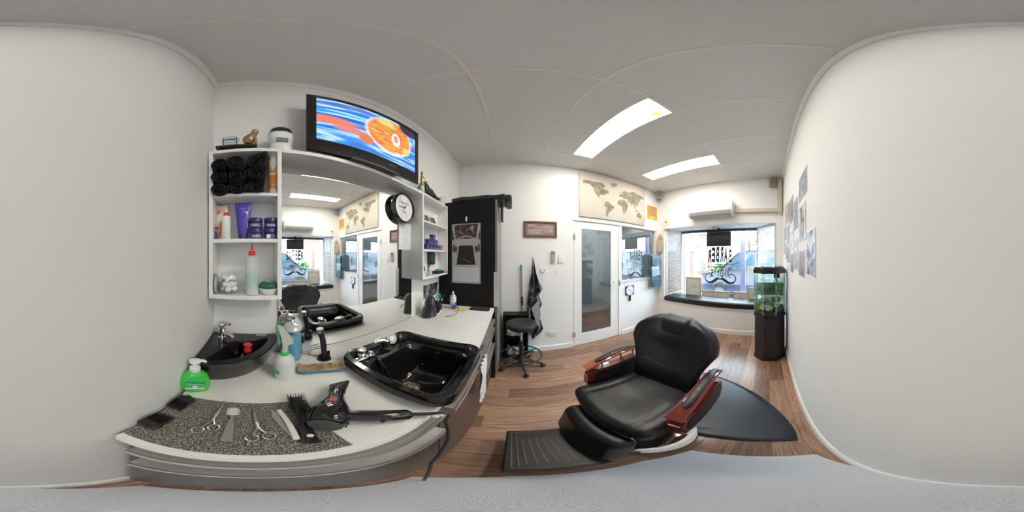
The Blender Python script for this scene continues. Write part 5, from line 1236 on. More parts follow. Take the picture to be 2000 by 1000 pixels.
for k in range(5):
    a = -PI/2+k*2*PI/5+.05; c_, s_ = math.cos(a), math.sin(a)
    lg = obj('leg', MB().tube([(.03*c_, .03*s_, .11), (.15*c_, .15*s_, .095), (.235*c_, .235*s_, .07), (.25*c_, .25*s_, .06)], [.024, .022, .018, .012], 10), CP, t)
    M = Matrix.Translation((.25*c_, .25*s_, .027)) @ Matrix.Rotation(a+.6, 4, 'Z') @ Matrix.Rotation(PI/2, 4, 'Y')
    obj('caster', MB().lathe([(.02, -.022), (.026, -.018), (.026, -.004), (.014, -.003), (.014, .003), (.026, .004), (.026, .018), (.02, .022)], 16, M), BLACKM, lg)
# yellow poster
def flat(name, lb, cat, px0, px1, py0, py1, m_, th=.002, group=None):
    x0, x1, z0, z1 = pan(px0, px1, py0, py1)
    t = thing(name, lb, cat, ((x0+x1)/2, YC-.001, (z0+z1)/2), group=group); obj('sheet', MB().box((x0-x1)/2, (x1-x0)/2, -th, 0, (z0-z1)/2, (z1-z0)/2), m_, t, smooth=0); return t, (x1-x0)/2, (z1-z0)/2
t, w_, h_ = flat('yellow_poster', 'small orange and yellow poster right of the world map', 'poster', 1264, 1283, 400, 426, mat('orange_poster', (.80, .36, .03), .6))
obj('print_panel', MB().lathe([(w_*.62, 0), (w_*.62, .0006), (0, .0006)], 28, Matrix.Translation((0, -.002, h_*.1)) @ Matrix.Rotation(PI/2, 4, 'X')), ramp_mat('poster_print', [(.4, (.55, .10, .03)), (.5, (.75, .62, .40)), (.6, (.12, .06, .03))], (1, 1, 1), 50), t)
obj('yellow_band', MB().box(-w_*.6, w_*.6, -.003, -.002, -h_*.9, -h_*.55), mat('yellow_print', (.85, .68, .05), .5), t, smooth=0)
text('lettering', 'BARBER', mat('red_print', (.8, .05, .05)), t, 0, h_*.82, w_*1.3, h_*.14, y=-.0032)
# dial gauge
p0 = ony(1229.5, 567, YC)
t = thing('dial_gauge', 'blue square dial thermometer with red needle below the inner window', 'gauge', (p0.x, YC-.001, p0.z))
hw = (ony(1238.5, 567, YC).x-ony(1221.5, 567, YC).x)/2*.98; hh = .085
BLU = mat('royal_blue', (.02, .07, .32), .35)
obj('plate', MB().rbox((0, -.006, 0), (hw, .006, hh), .004), BLU, t); obj('backing_card', MB().box(-hw, hw, -.002, 0, hh, hh+.035), PAPER, t, smooth=0)
text('lettering', 'THE BARBER', INK, t, 0, hh+.014, hw*1.7, .015, y=-.003)
M = Matrix.Translation((0, -.012, 0)) @ Matrix.Rotation(PI/2, 4, 'X')
obj('dial', MB().lathe([(hw*.84, 0), (hw*.84, .003), (0, .003)], 32, M), PAPER, t)
m = MB()
for k in range(12): m.box(-.001, .001, -.0165, -.0155, hw*.62, hw*.78, Matrix.Rotation(k*PI/6, 4, 'Y'))
obj('tick_marks', m, INK, t, smooth=0, kind='stuff'); obj('needle', MB().prism([(-hw*.5, .004), (0, -.006), (hw*.6, -.002), (0, .006)], -.018, -.0165, Matrix.Rotation(math.radians(35), 4, 'Y')), REDP, t, smooth=0)
obj('handle', MB().rbox((-.005, -.014, -hh-.06), (.022, .010, .058), .008, 3), BLACKM, t)
# pineapple
pc = onz(1288.5, 500, EYE+.00001) if False else None
dd = ray(1289, 500); pc = E0+dd*3.50
zt = EYE+3.50*math.tan(math.radians((500-454)*.18)); zb = EYE+3.50*math.tan(math.radians((500-493)*.18)); az = math.atan2(dd.x, dd.y)
t = thing('wooden_pineapple', 'flat wooden pineapple decoration hanging above the magazine rack', 'decoration', (pc.x, pc.y, zb), -az)
body = [(.075*math.cos(a)*(1-.08*math.sin(a)), .14+.14*math.sin(a)) for a in [i*2*PI/32 for i in range(32)]]
obj('body', MB().prism(body, -.004, .004), mat('whitewashed_wood', (.52, .40, .34), .7, var=.05, vscale=40), t, smooth=0)
lv = [(-.022, .265), (-.060, .30), (-.038, .305), (-.062, .345), (-.032, .335), (-.040, .385), (-.016, .355), (0, .43), (.016, .355), (.040, .385), (.032, .335), (.062, .345), (.038, .305), (.060, .30), (.022, .265)]
obj('leaves', MB().prism(lv[::-1], -.0045, .0045), mat('tan_wood', (.50, .31, .14), .7), t, smooth=0)
t = thing('small_white_card', 'small blank white card under the wooden pineapple', 'card', (2.765, YC-.002, zb-.10), 0)
obj('card', MB().box(-.035, .035, -.001, .001, 0, .09), PAPER, t, smooth=0)
# magazine rack
x0 = ony(1277, 500, YC).x; RX0, RX1 = 2.66, 2.80; 
t = thing('magazine_rack', 'three tier clear wall rack holding magazines near the window corner', 'magazine rack', (2.62, YC-.01, .85))
ACR = glass('blue_acrylic', (.86, .94, .97), ior=1.5)
zr = [1.30, 1.08, .86]
obj('back_sheet', MB().box(2.48, 2.78, YC-.008, YC-.003, .80, 1.50), ACR, t, world=True, smooth=0)
for k, z in enumerate(zr):
    obj('pocket', MB().box(2.48, 2.78, YC-.125, YC-.12, z, z+.15).box(2.48, 2.78, YC-.125, YC-.008, z-.005, z).box(2.48, 2.484, YC-.12, YC-.008, z, z+.13).box(2.776, 2.78, YC-.12, YC-.008, z, z+.13), ACR, t, world=True, smooth=0)
cols = [((.16, .20, .25), (.70, .30, .10)), ((.55, .57, .60), (.75, .18, .06)), ((.10, .12, .16), (.60, .50, .36)), ((.42, .33, .22), (.2, .2, .2)), ((.20, .25, .33), (.7, .7, .7))]
where = ('top', 'middle', 'bottom')
for k, z in enumerate(zr):
    for j in range(3):
        c1, c2 = cols[(k+j*2) % 5]
        tt = thing('magazine', 'magazine in the %s rack pocket, %s' % (where[k], ('front copy', 'middle copy', 'rear copy')[j]), 'magazine', (2.63+.0*j, YC-.105+.032*j, z+.003), group='magazines in the wall rack')
        w2 = .125-.004*j; hgt = .21+.012*j
        obj('cover', MB().box(-w2, w2, -.004, .004, 0, hgt, Matrix.Rotation(-.05, 4, 'X') @ Matrix.Rotation((-.10+.1*j)*(1 if k else -1)*.6, 4, 'Y')), ramp_mat('magazine_print%d' % ((k+j*2) % 5), [(.4, c1), (.58, c1), (.62, c2), (.7, (.8, .8, .8))], (1, 1, 1), 9, detail=2), tt, smooth=0)

# ------------------------------------------------------------------ wall D objects
ax0 = 2.615
t = thing('air_conditioner', 'white wall mounted split air conditioner above the shop window', 'air conditioner', (2.72, 1.0, 2.2))
ay0, ay1 = onx(1430, 400, ax0).y, onx(1343, 400, ax0).y; az1 = 2.475; az0 = 2.205
prof = [(XD-.001, az0+.02), (XD-.001, az1), (ax0+.04, az1), (ax0+.008, az1-.015), (ax0, az1-.05), (ax0, az0+.09), (ax0+.03, az0+.035), (ax0+.09, az0)]
ACM = mat('air_con_white', (.76, .74, .69), .3)
obj('housing', MB().loft([[(x, y, z) for x, z in prof] for y in (ay0, ay1)]), ACM, t, world=True, smooth=30, bevel=.004)
obj('outlet_flap', MB().add([(ax0-.001, ay0+.03, az0+.085), (ax0-.001, ay1-.03, az0+.085), (ax0+.028, ay1-.03, az0+.032), (ax0+.028, ay0+.03, az0+.032)], [(0, 1, 2, 3)]).add([(ax0+.028, ay0+.03, az0+.032), (ax0+.028, ay1-.03, az0+.032), (ax0+.085, ay1-.03, az0-.003), (ax0+.085, ay0+.03, az0-.003)], [(0, 1, 2, 3)]), mat('flap_grey', (.45, .45, .44), .4), t, world=True, smooth=0)
DU = mat('beige_duct', (.60, .56, .44), .5)
t = thing('pipe_duct', 'beige pipe duct running from the air conditioner up the corner', 'duct', (2.79, -.1, 2.3))
obj('run', MB().box(XD-.06, XD-.001, -.165, ay0-.002, 2.27, 2.335), DU, t, world=True, smooth=0, bevel=.004); obj('riser', MB().box(XD-.065, XD-.001, -.235, -.165, 2.27, ZC-.004), DU, t, world=True, smooth=0, bevel=.004)
obj('end_cap', MB().lathe([(.018, 0), (.018, .05)], 14, Matrix.Translation((XD-.03, -.2, 2.225))), WPLAS, t, world=True)
SPK = mat('speaker_grey', (.30, .29, .27), .5)
def speaker(loc, rz, lb):
    t = thing('wall_speaker', lb, 'speaker', loc, rz, group='small grey ceiling corner speakers')
    obj('cabinet', MB().rbox((0, 0, -.09), (.055, .05, .082), .010, 3), SPK, t)
    obj('grille', MB().lathe([(.038, 0), (.038, .003), (.03, .006), (0, .007)], 24, Matrix.Translation((0, -.0495, -.10)) @ Matrix.Rotation(PI/2, 4, 'X')), mat('speaker_mesh', (.18, .18, .17), .6), t)
    obj('tweeter', MB().lathe([(.012, 0), (.012, .003), (0, .004)], 16, Matrix.Translation((0, -.0495, -.035)) @ Matrix.Rotation(PI/2, 4, 'X')), BLACKM, t)
    obj('bracket', MB().box(-.01, .01, .03, .065, -.10, -.07), GREYP, t, smooth=0)
speaker((2.70, 2.13, ZC-.022), -PI/4, 'small grey speaker in the corner right of the world map')
speaker((2.755, -.075, ZC-.016), RD, 'small grey speaker beside the beige duct above the aquarium')
p0 = onx(1292.5, 428, XD); p1 = onx(1310, 446, XD)
t = thing('small_notice', 'small white certificate notice at left above the bay window', 'notice', (XD-.001, (p0.y+p1.y)/2, 2.19), RD)
w_ = (p0.y-p1.y)/2; obj('sheet', MB().box(-w_, w_, -.002, 0, -.085, .085), PAPER, t, smooth=0)
obj('emblem', MB().box(-w_*.3, w_*.3, -.003, -.002, .02, .065), mat('amber_print', (.55, .33, .08), .5), t, smooth=0)
text('lettering', 'BARBER OF THE YEAR\nfinalist certificate', GREYINK, t, 0, -.03, w_*1.5, .045, y=-.0026)
# black monitor hanging in the window
p0 = onx(1381, 470, 3.22); p1 = onx(1428, 470, 3.22)
t = thing('hanging_screen', 'black screen hanging from the window soffit', 'screen', (3.22, (p0.y+p1.y)/2, 1.85), RD)
w_ = (p0.y-p1.y)/2; obj('panel', MB().rbox((0, 0, 0), (w_, .02, .145), .005), BLACKM, t); obj('bracket', MB().box(-.03, .03, 0, .02, .14, LINT-1.85-.001), BLACKM, t, smooth=0)
obj('rail', MB().box(-w_*1.0, w_*.9, -.015, .025, .15, .19), BLACKM, t, smooth=0)
# window lettering (read from outside, so reversed from the room)
XG = XW-.006
t = thing('window_lettering', 'black painted shop sign BARBER ANDY\'S with scissors and moustache on the window', 'sign', (XG, 1.04, 1.2), RB)
def zpx(py, px=1406): return onx(px, py, XG).z-1.2
LET = 'BARBER'; yL, yR = onx(1430, 500, XG).y-1.04, onx(1382, 500, XG).y-1.04   # from outside B is at +y? B seen at right from inside
hts = (.82, .95, 1.0, 1.0, .95, .82)
zc_ = zpx(512); Ht = zpx(482)-zc_
for i, ch in enumerate(LET):
    cx_ = yL+(yR-yL)*(i+.5)/6; hh_ = Ht*hts[i]
    text('letter', ch, INK, t, cx_, zc_+hh_/2, (yR-yL)/6*.82, hh_, y=0, bold=.035)
aL, aR = onx(1425, 500, XG).y-1.04, onx(1388, 500, XG).y-1.04
z0_, z1_ = zpx(541), zpx(526)
for i, ch in enumerate("ANDY'S"):
    wsc = .3 if ch == "'" else .78; hh_ = (z1_-z0_)*(1 if ch != "'" else .3)
    text('letter', ch, INK, t, aL+(aR-aL)*(i+.5)/6, (z0_+hh_/2) if ch != "'" else z1_-hh_/2, (aR-aL)/6*wsc, hh_, y=0, bold=.02)
text('phone_number', '0456 308 207', INK, t, (aL+aR)/2, zpx(559), (aR-aL)*1.55, (zpx(556)-zpx(563)), y=0, space=1.2)
for s, zz in ((1, zpx(521.5)), (-1, zpx(516.5))):
    m = MB(); x_out = s*.43
    ym_ = (aL+aR)/2
    m.prism([(ym_+s*.25, zz-.003), (ym_+s*.02, zz-.012), (ym_-s*.24, zz), (ym_+s*.0, zz+.006), (ym_+s*.25, zz+.006)][::(1 if s > 0 else -1)], -.001, 0)
    for q_ in (-1, 1):
        m.tube([(ym_+s*.24, 0, zz), (ym_+s*.33, 0, zz+q_*.018), (ym_+s*.37, 0, zz+q_*.038)], .006, 6)
        m.tube([(ym_+s*.40+.033*math.cos(a), 0, zz+q_*.048+.030*math.sin(a)) for a in [i*PI/8 for i in range(17)]], .0055, 6)
    # mirrored: handles on the outside
    obj('painted_scissors', m, INK, t, smooth=0)
ym_ = (aL+aR)/2
for s in (-1, 1):
    P = [(0, .0), (.06, .025), (.12, -.03), (.20, -.085), (.28, -.08), (.335, -.02), (.345, .07), (.30, .14), (.23, .15), (.20, .10), (.22, .06), (.26, .07)]
    R_ = [.008, .026, .032, .026, .018, .012, .011, .010, .009, .008, .007, .005]
    zb0 = zpx(546)
    # smooth path
    PP = []; RR = []
    def cr_(a, b, c, d, f): return .5*((2*b)+(-a+c)*f+(2*a-5*b+4*c-d)*f*f+(-a+3*b-3*c+d)*f**3)
    for i in range(len(P)-1):
        for k in range(4):
            f = k/4.; g4 = [P[max(i-1, 0)], P[i], P[i+1], P[min(i+2, len(P)-1)]]; PP.append((ym_+s*cr_(*[q[0] for q in g4], f), 0, zb0+.8*cr_(*[q[1] for q in g4], f))); RR.append(R_[i]+(R_[i+1]-R_[i])*f)
    m = MB().tube(PP, RR, 8); m.v = [(x, y*.05, z) for x, y, z in m.v]
    obj('painted_moustache', m, INK, t)
# framed certificates on the sill
GF = mat('pale_gold_frame', (.58, .42, .24), .45)
def cert(px0, px1, pyt, lb, x=3.27):
    y0, y1 = onx(px0, 500, x).y, onx(px1, 500, x).y; zt_ = onx((px0+px1)/2, pyt, x).z; H_ = zt_-(BEN+.012)
    t = thing('framed_certificate', lb, 'frame', (x, (y0+y1)/2, BEN+.012), RD, rx=0, group='framed certificates on the window sill'); W_ = (y0-y1)/2
    f = frame_mb(W_, H_/2, .028, .015); f.v = [(a, b, c+H_/2) for a, b, c in f.v]
    obj('frame', f, GF, t, smooth=0); obj('sheet', MB().box(-W_+.02, W_-.02, -.006, -.001, .02, H_-.02), mat('certificate_paper', (.68, .64, .58), .7), t, smooth=0)
    obj('inner_border', (lambda q_: (setattr(q_, 'v', [(a, b-.006, c+H_/2) for a, b, c in q_.v]), q_)[1])(frame_mb(W_-.05, H_/2-.05, .005, .002)), GF, t, smooth=0)
    m = MB()
    for k in range(5):
        hw_ = W_*(.5-.1*abs(k-2)); m.box(-hw_, hw_, -.0078, -.006, H_*.62-k*.014, H_*.62-k*.014+.004)
    obj('scrollwork', m, GREYINK, t, smooth=0, kind='stuff')
cert(1340, 1370, 541, 'tall framed certificate at the left of the window sill')
cert(1372, 1424, 568, 'wide low framed certificate under the shop lettering')
cert(1432, 1459, 570, 'small framed certificate third from the left on the sill')
cert(1461, 1480, 562, 'framed certificate beside the aquarium on the sill')
t = thing('window_notice', 'white paper notice taped to the window right of the lettering', 'notice', (XW-.012, .36, 1.15), RD)
obj('sheet', MB().box(-.075, .075, -.001, 0, -.10, .14), PAPER, t, smooth=0)
text('lettering', 'OPEN\nMon to Fri\n9 to 5\nSaturday\n8 to 12', GREYINK, t, 0, .02, .09, .15, y=-.002)

# ------------------------------------------------------------------ aquarium and stand
def tankpoly(ins=0., fx_=1.99):
    # chamfered front towards -x ; back towards +x
    y0, y1 = -.225+ins, .185-ins; xb = 2.36-ins; xf = fx_+ins
    return [(xb, y0), (xb, y1), (xf+.13, y1), (xf, y1-.12), (xf, y0+.12), (xf+.13, y0)][::1]
t = thing('aquarium_stand', 'black cabinet stand under the aquarium', 'stand', (2.18, -.02, 0))
STB = mat('stand_black', (.014, .014, .015), .4)
obj('cabinet', MB().slab(tankpoly(.012), .03, .70), STB, t, world=True, smooth=0); obj('plinth', MB().slab(tankpoly(0), 0, .035), STB, t, world=True, smooth=0); obj('top_board', MB().slab(tankpoly(-.003), .70, .73), STB, t, world=True, smooth=0)
obj('door', MB().box(1.994, 2.003, -.095, .055, .06, .68), BLACKM, t, world=True, smooth=0, bevel=.002)
t = thing('aquarium', 'glass fish tank with green plants and pale rocks under a black hood', 'aquarium', (2.18, -.02, .73))
TZ0, TZ1 = .73, 1.29
P_ = tankpoly(.006)
for i in range(6):
    a, b_ = Vector(P_[i]), Vector(P_[(i+1) % 6]); n_ = Vector((a.y-b_.y, b_.x-a.x)).normalized(); c_ = sum((Vector(q) for q in P_), Vector((0, 0)))/6
    if n_.dot(c_-a) < 0: n_ = -n_
    obj('pane', MB().slab([tuple(a), tuple(b_), tuple(b_+n_*.005), tuple(a+n_*.005)], TZ0+.002, TZ1), GLASST, t, world=True, smooth=0)
for q in P_: obj('silicone_edge', MB().box(q[0]-.004, q[0]+.004, q[1]-.004, q[1]+.004, TZ0, TZ1), mat('pale_teal_edge', (.36, .52, .50), .3), t, world=True, smooth=0)
m = MB(); Pi = tankpoly(.014)
obj('gravel', MB().slab(Pi, TZ0+.003, TZ0+.055), mat('dark_gravel', (.035, .035, .03), .9, bump=1, bscale=120, var=.6, vscale=120), t, world=True, smooth=0)
WAT = glass('tank_water', (.84, .93, .90), ior=1.33)
obj('water', MB().slab(tankpoly(.013), TZ0+.056, TZ0+.49), WAT, t, world=True, smooth=0)
HP = tankpoly(-.006)
hood = MB(); cH = Vector((2.18, -.02))
def scl(P, s): return [(cH.x+(x-cH.x)*s, cH.y+(y-cH.y)*s) for x, y in P]
hood.loft([[(x, y, TZ1-.01) for x, y in HP], [(x, y, TZ1+.035) for x, y in HP], [(x, y, TZ1+.07) for x, y in scl(HP, .86)], [(x, y, TZ1+.082) for x, y in scl(HP, .55)]])
obj('hood', hood, BLACKG, t, world=True, smooth=0)
obj('filter', MB().rbox((2.24, -.12, TZ1-.05), (.035, .04, .04), .01).tube([(2.24, -.12, TZ1-.09), (2.24, -.12, TZ0+.12)], .008, 8), BLACKM, t, world=True)
obj('filter_tube', MB().tube([(2.22, -.10, TZ1-.08), (2.22, -.10, TZ0+.15)], .014, 10), GLASST, t, world=True)
RK = ramp_mat('pale_rock', [(.3, (.25, .22, .13)), (.6, (.52, .48, .32)), (.8, (.66, .62, .46))], (1, 1, 1), 25, rough=.9, bump=.8)
for k, (x_, y_, z_, r_, lb) in enumerate(((2.06, .06, .10, .048, 'pale rock low at the left front of the tank'), (2.05, -.01, .085, .055, 'pale rock in the front middle of the tank'), (2.16, .05, .175, .058, 'large pale rock stacked at the upper left in the tank'), (2.18, -.05, .175, .055, 'pale rock stacked at the upper middle in the tank'), (2.09, -.10, .12, .045, 'pale rock low at the right of the tank'), (2.20, -.12, .17, .05, 'pale rock stacked at the upper right in the tank'))):
    rnd = random.Random(k); m = MB().ball((0, 0, 0), (r_, r_*1.15, r_*.8), 14, 10); m.v = [(x*(1+.15*math.sin(9*z/r_+k+4*y/r_)), y*(1+.12*math.sin(7*x/r_+k)), z*(1+.15*math.sin(5*y/r_+k))) for x, y, z in m.v]
    o = obj('rock', m, RK, None); o.location = (x_, y_, TZ0+z_); tag(o, lb, 'rock', 'pale rocks in the aquarium')
def plant(name, lb, c, n_, h_, sp, m_, wd=.006):
    rnd = random.Random(len(lb)); m = MB()
    for k in range(n_):
        a = rnd.uniform(0, 6.28); r_ = rnd.uniform(.2, 1)*sp; hh_ = h_*rnd.uniform(.6, 1)
        b0 = Vector((rnd.uniform(-.01, .01), rnd.uniform(-.01, .01), 0)); mi = Vector((r_*.4*math.cos(a), r_*.4*math.sin(a), hh_*.6)); e_ = Vector((r_*math.cos(a), r_*math.sin(a), hh_)); s_ = Vector((-math.sin(a), math.cos(a), 0))*wd
        m.add([tuple(b0-s_*.5), tuple(b0+s_*.5), tuple(mi+s_), tuple(mi-s_), tuple(e_)], [(0, 1, 2, 3), (3, 2, 4)])
    t_ = thing(name, lb, 'plant', c); obj('leaves', m, m_, t_, smooth=0, kind='stuff'); return t_
PG = mat('bright_leaf', (.16, .42, .03), .5, var=.3, vscale=60)
plant('aquarium_plant', 'bright green grassy plant at the left front of the tank', (2.05, .12, TZ0+.054), 34, .16, .07, PG, .005)
t_ = thing('aquarium_plant', 'bushy green leafy plant at the upper right of the tank', 'plant', (2.16, -.16, TZ0+.17)); rnd = random.Random(5); m = MB()
for k in range(260):
    p = Vector((rnd.gauss(0, .04), rnd.gauss(.015, .032), rnd.uniform(0, .26))); p.x = max(-.07, min(.07, p.x)); p.y = max(-.04, min(.05, p.y)); s_ = rnd.uniform(.012, .020); a = rnd.uniform(0, 6.28); u_ = Vector((math.cos(a), math.sin(a), rnd.uniform(-.5, .6)))*s_; v_ = Vector((-math.sin(a), math.cos(a), .2))*s_*.5
    m.add([tuple(p-u_), tuple(p+v_), tuple(p+u_), tuple(p-v_)], [(0, 1, 2, 3)])
obj('leaves', m, PG, t_, smooth=0, kind='stuff'); obj('stem', MB().tube([(0, 0, -.1), (0, 0, .2)], .004, 6), PG, t_)
t_ = thing('aquarium_plant', 'slim upright dark green ornament plant in the tank middle', 'plant', (2.05, -.055, TZ0+.06)); obj('frond', MB().lathe([(.008, 0), (.02, .03), (.018, .10), (.008, .17), (0, .20)], 12, sx=.6), mat('dark_leaf', (.06, .22, .05), .5, bump=1, bscale=120), t_)
t_ = thing('aquarium_background', 'pale green backing card with red lettering behind the tank', 'sign', (2.375, -.02, .95), RD)
obj('card', MB().box(-.20, .20, -.002, .0, -.03, .16), mat('pale_green_card', (.50, .62, .55), .6), t_, smooth=0)
text('lettering', 'Redl!ca', mat('dull_red_print', (.45, .07, .06), .5), t_, 0, .06, .34, .085, y=-.003)

t = thing('power_cable', 'black power cable hanging down behind the aquarium by the plain wall', 'cable', (2.38, -.243, .08))
obj('cable', MB().tube([(2.385, -.236, 1.30), (2.375, -.240, 1.0), (2.39, -.240, .7), (2.375, -.238, .4), (2.38, -.236, .02)], .005, 6), BLACKM, t, world=True)
# ------------------------------------------------------------------ photographs on the plain wall
def ya(x): return P1[1]+(P4[1]-P1[1])*(x-P1[0])/(P4[0]-P1[0])
def on_a(px):
    d = ray(px, 500); x = .8
    for _ in range(30): x = ya(x)*d.x/d.y
    return x
ph = [(148,218,40,258,'blue sky photo, topmost on the plain wall'), (153,208,330,655,'tall print with text above a figure, below the blue sky photo'), (212,286,555,975,'bright landscape print, nearest to the viewer on the wall'), (148,198,740,980,'city crowd photo, bottom row beside the bright print'),
 (108,140,645,920,'tower photo, bottom row second from the bright print'), (80,105,770,935,'portrait photo, lowest in the bottom row'), (106,142,290,560,'large grey street photo, left of the tall text print'), (76,104,283,500,'grey building photo, upper row above the portraits'),
 (75,106,560,735,'grey tall photo in the middle row'), (58,74,330,505,'sepia photo in the upper row, second from the corner'), (38,55,350,515,'sepia photo in the upper row nearest the room corner'), (50,73,525,690,'faded photo in the middle row, second from the corner'),
 (28,46,540,660,'grey photo in the middle row nearest the room corner'), (52,76,705,850,'striped grey photo in the lower row'), (25,38,670,775,'small dark photo in the lower row nearest the room corner'), (40,51,695,820,'narrow photo in the lower row beside the striped one')]
PCOL = [[(.10, .28, .50), (.30, .50, .66), (.30, .18, .12), (.7, .66, .6)], [(.7, .68, .64), (.6, .6, .62), (.10, .12, .18), (.3, .34, .42)], [(.03, .03, .05), (.12, .20, .34), (.75, .76, .80), (.35, .15, .08)], [(.05, .07, .12), (.35, .45, .55), (.5, .2, .12), (.06, .05, .05)],
        [(.06, .05, .06), (.40, .38, .38), (.7, .68, .66), (.12, .08, .08)], [(.05, .05, .06), (.30, .24, .24), (.45, .42, .42), (.1, .1, .12)]]
for k, (xl, xr, yt, yb, lb) in enumerate(ph):
    xa, xb_ = on_a(1525+xl/4.165), on_a(1525+xr/4.165)   # xa far, xb_ near
    yn = ya(xb_); dn = math.hypot(xb_, yn)
    z1 = EYE+dn*math.tan((500-(310+yt/4.165))*PI/1000); z0 = EYE+dn*math.tan((500-(310+yb/4.165))*PI/1000)
    xm = (xa+xb_)/2; w_ = (xa-xb_)/2
    t = thing('wall_photo', lb, 'photo', (xm, ya(xm)+.001, (z0+z1)/2), RA-math.atan2(P1[1]-P4[1], P4[0]-P1[0])*1, group='photos taped to the plain wall')
    obj('sheet', MB().box(-w_, w_, -.0015, 0, (z0-z1)/2, (z1-z0)/2), PAPER, t, smooth=0)
    pc_ = PCOL[k % 6] if k < 7 else PCOL[(4, 5)[k % 2]]
    obj('picture', MB().box(-w_*.93, w_*.93, -.0022, -.0015, (z0-z1)/2*.95, (z1-z0)/2*.95), ramp_mat('photo_print%d' % k, [(.34, pc_[0]), (.46, pc_[1]), (.55, pc_[2]), (.66, pc_[3])], (1, 1, .5 if k % 2 else .9), 10+k % 4*3, detail=5, rough=.4, loc=(k*3.1, 0, k*1.7)), t, smooth=0)

# ------------------------------------------------------------------ floor mat, added rug and barber chair
t = thing('nadir_fill_rug', 'pale grey rug added to stand in for the blur under the camera', 'rug', (.18, .06, 0))  # added rug, stands in for the pale blur below the camera
obj('rug', MB().rbox((.17, .055, .005), (.36, .285, .005), .004, 2, 4, fn=lambda x, y, z: (x, y*(1-.25*(abs(x)/.36)**4), z)), mat('pale_grey_pile', (.68, .68, .72), .95, bump=.5, bscale=300), t, world=True)
t = thing('chair_mat', 'black semicircular anti-fatigue floor mat behind the barber chair', 'mat', (1.0, .7, 0))
cm = (.735, .72); rm = .86
pts = [(.69, -.13)] + [(cm[0]+rm*math.cos(a), cm[1]+rm*math.sin(a)*(1 if math.sin(a) < 0 else .80)) for a in [math.radians(-86+172*i/40) for i in range(41)]] + [(.69, 1.40)]
n_ = len(pts); c0 = Vector((1.0, .72))
def sc(P, k, z): return [(c0.x+(x-c0.x)*k, c0.y+(y-c0.y)*k, z) for x, y in P]
obj('mat', MB().loft([sc(pts, 1, .001), sc(pts, .995, .006), sc(pts, .93, .020), sc(pts, .90, .021)]), mat('mat_rubber', (.022, .026, .036), .36, bump=.15, bscale=60, var=.15, vscale=5), t, world=True, smooth=50)

cc = Vector((.62, .615, 0))
t = thing('barber_chair', 'black leather barber chair with red lacquered wooden armrests', 'chair', tuple(cc))
obj('base_plate', MB().lathe([(.30, 0), (.31, .006), (.30, .02), (.26, .032), (.12, .045), (.075, .06), (.07, .08)], 56), CHROME, t, smooth=40)
obj('column', MB().lathe([(.07, .07), (.07, .30), (.055, .31), (.055, .40)], 32), mat('white_enamel', (.70, .70, .69), .25), t)
obj('under_frame', MB().box(-.20, .20, -.20, .20, .365, .40), BLACKM, t, smooth=0)
lever = obj('pump_lever', MB().tube([(.05, -.07, .10), (.18, -.20, .16), (.24, -.26, .20)], .010, 10), CHROME, t)
# seat (local: front is -x)
def seatfn(x, y, z):
    f = -x/.24
    z2 = z
    if z > 0:
        z2 += .012*math.exp(-((y)/.30)**4) - .022*math.exp(-((x+.0)/.15)**2-((y)/.16)**2) - (.03*max(0, f-.72)**1.2*2 if f > .72 else 0)
        z2 += -.007*math.exp(-((abs(y)-.185)/.008)**2)
    yy = y*(1.0+.05*f)
    xx = x - .035*(1-(y/.30)**2)*max(0, f)
    return (xx, yy, z2)
obj('seat', MB().rbox((-.01, 0, .455), (.245, .275, .052), .04, 5, 28, fn=seatfn), LEATH, t, smooth=60)
obj('seat_welt', MB().tube([seatfn(x, y, 0) and (seatfn(x, y, 0)[0]-.01, seatfn(x, y, 0)[1], .448) for x, y in [(.2, -.277), (0, -.277), (-.2, -.277), (-.225, -.265), (-.243, -.24), (-.247, -.1), (-.247, 0), (-.247, .1), (-.243, .24), (-.225, .265), (-.2, .277), (0, .277), (.2, .277)]], .0035, 6), LEATHP, t)
for s in (-1, 1):
    obj('seat_seam', MB().tube([(seatfn(x, s*.187, .05)[0]-.01, seatfn(x, s*.187, .05)[1], .455+seatfn(x, s*.187, .052)[2]+.0005) for x in [-.22+.04*i for i in range(12)]], .0014, 5), BLACKM, t)
# backrest
H0, HT = .49, .60
def backfn(x, y, z):      # incoming: x thickness, y in +-.30, z in +-.28
    v = (z+.28)/.56; u = y/.30
    w_ = .235+.10*max(0, min(1, (v-.28)/.38))**1.3*1.0 if v > .28 else .235+.01*(.28-v)
    if v > .74: w_ -= .055*((v-.74)/.26)**2
    top = .57-.075*abs(u)**3.2*(v**3) - .035*math.exp(-(u/.30)**4)*(v**6)
    zz = v*top
    xx = x*(1.0 if x > 0 else 1) + .12*v + .10*v*v*.5 - .055*(abs(u)**2)*(.4+.6*v)
    if x < 0: xx += -.018*math.exp(-((v-.25)/.16)**2) + .02*math.exp(-((v-.95)/.12)**2)*math.exp(-(u/.33)**4) + .020*math.exp(-((v-.58)/.13)**2-(u/.45)**2)
    return (xx, u*w_, zz)
obj('backrest', MB().rbox((.215, 0, .475), (.05, .30, .28), .045, 5, 30, fn=backfn), LEATH, t, smooth=60)
sm = []
for s in (-1, 1):
    P = [backfn(-.051, y, z) for y, z in ((s*.30*.62, .27), (s*.30*.70, .18), (s*.30*.80, .08), (s*.30*.74, -.06), (s*.30*.74, -.16), (s*.30*.74, -.25))]
    obj('back_seam', MB().tube([(.215+x-.0005, y, .475+z) for x, y, z in P], .0014, 5), BLACKM, t)
P = [backfn(-.051, y, -.06-.02*math.cos(y*9)) for y in [-.22+.04*i for i in range(12)]]
obj('back_seam', MB().tube([(.215+x-.0005, y, .475+z) for x, y, z in P], .0014, 5), BLACKM, t)
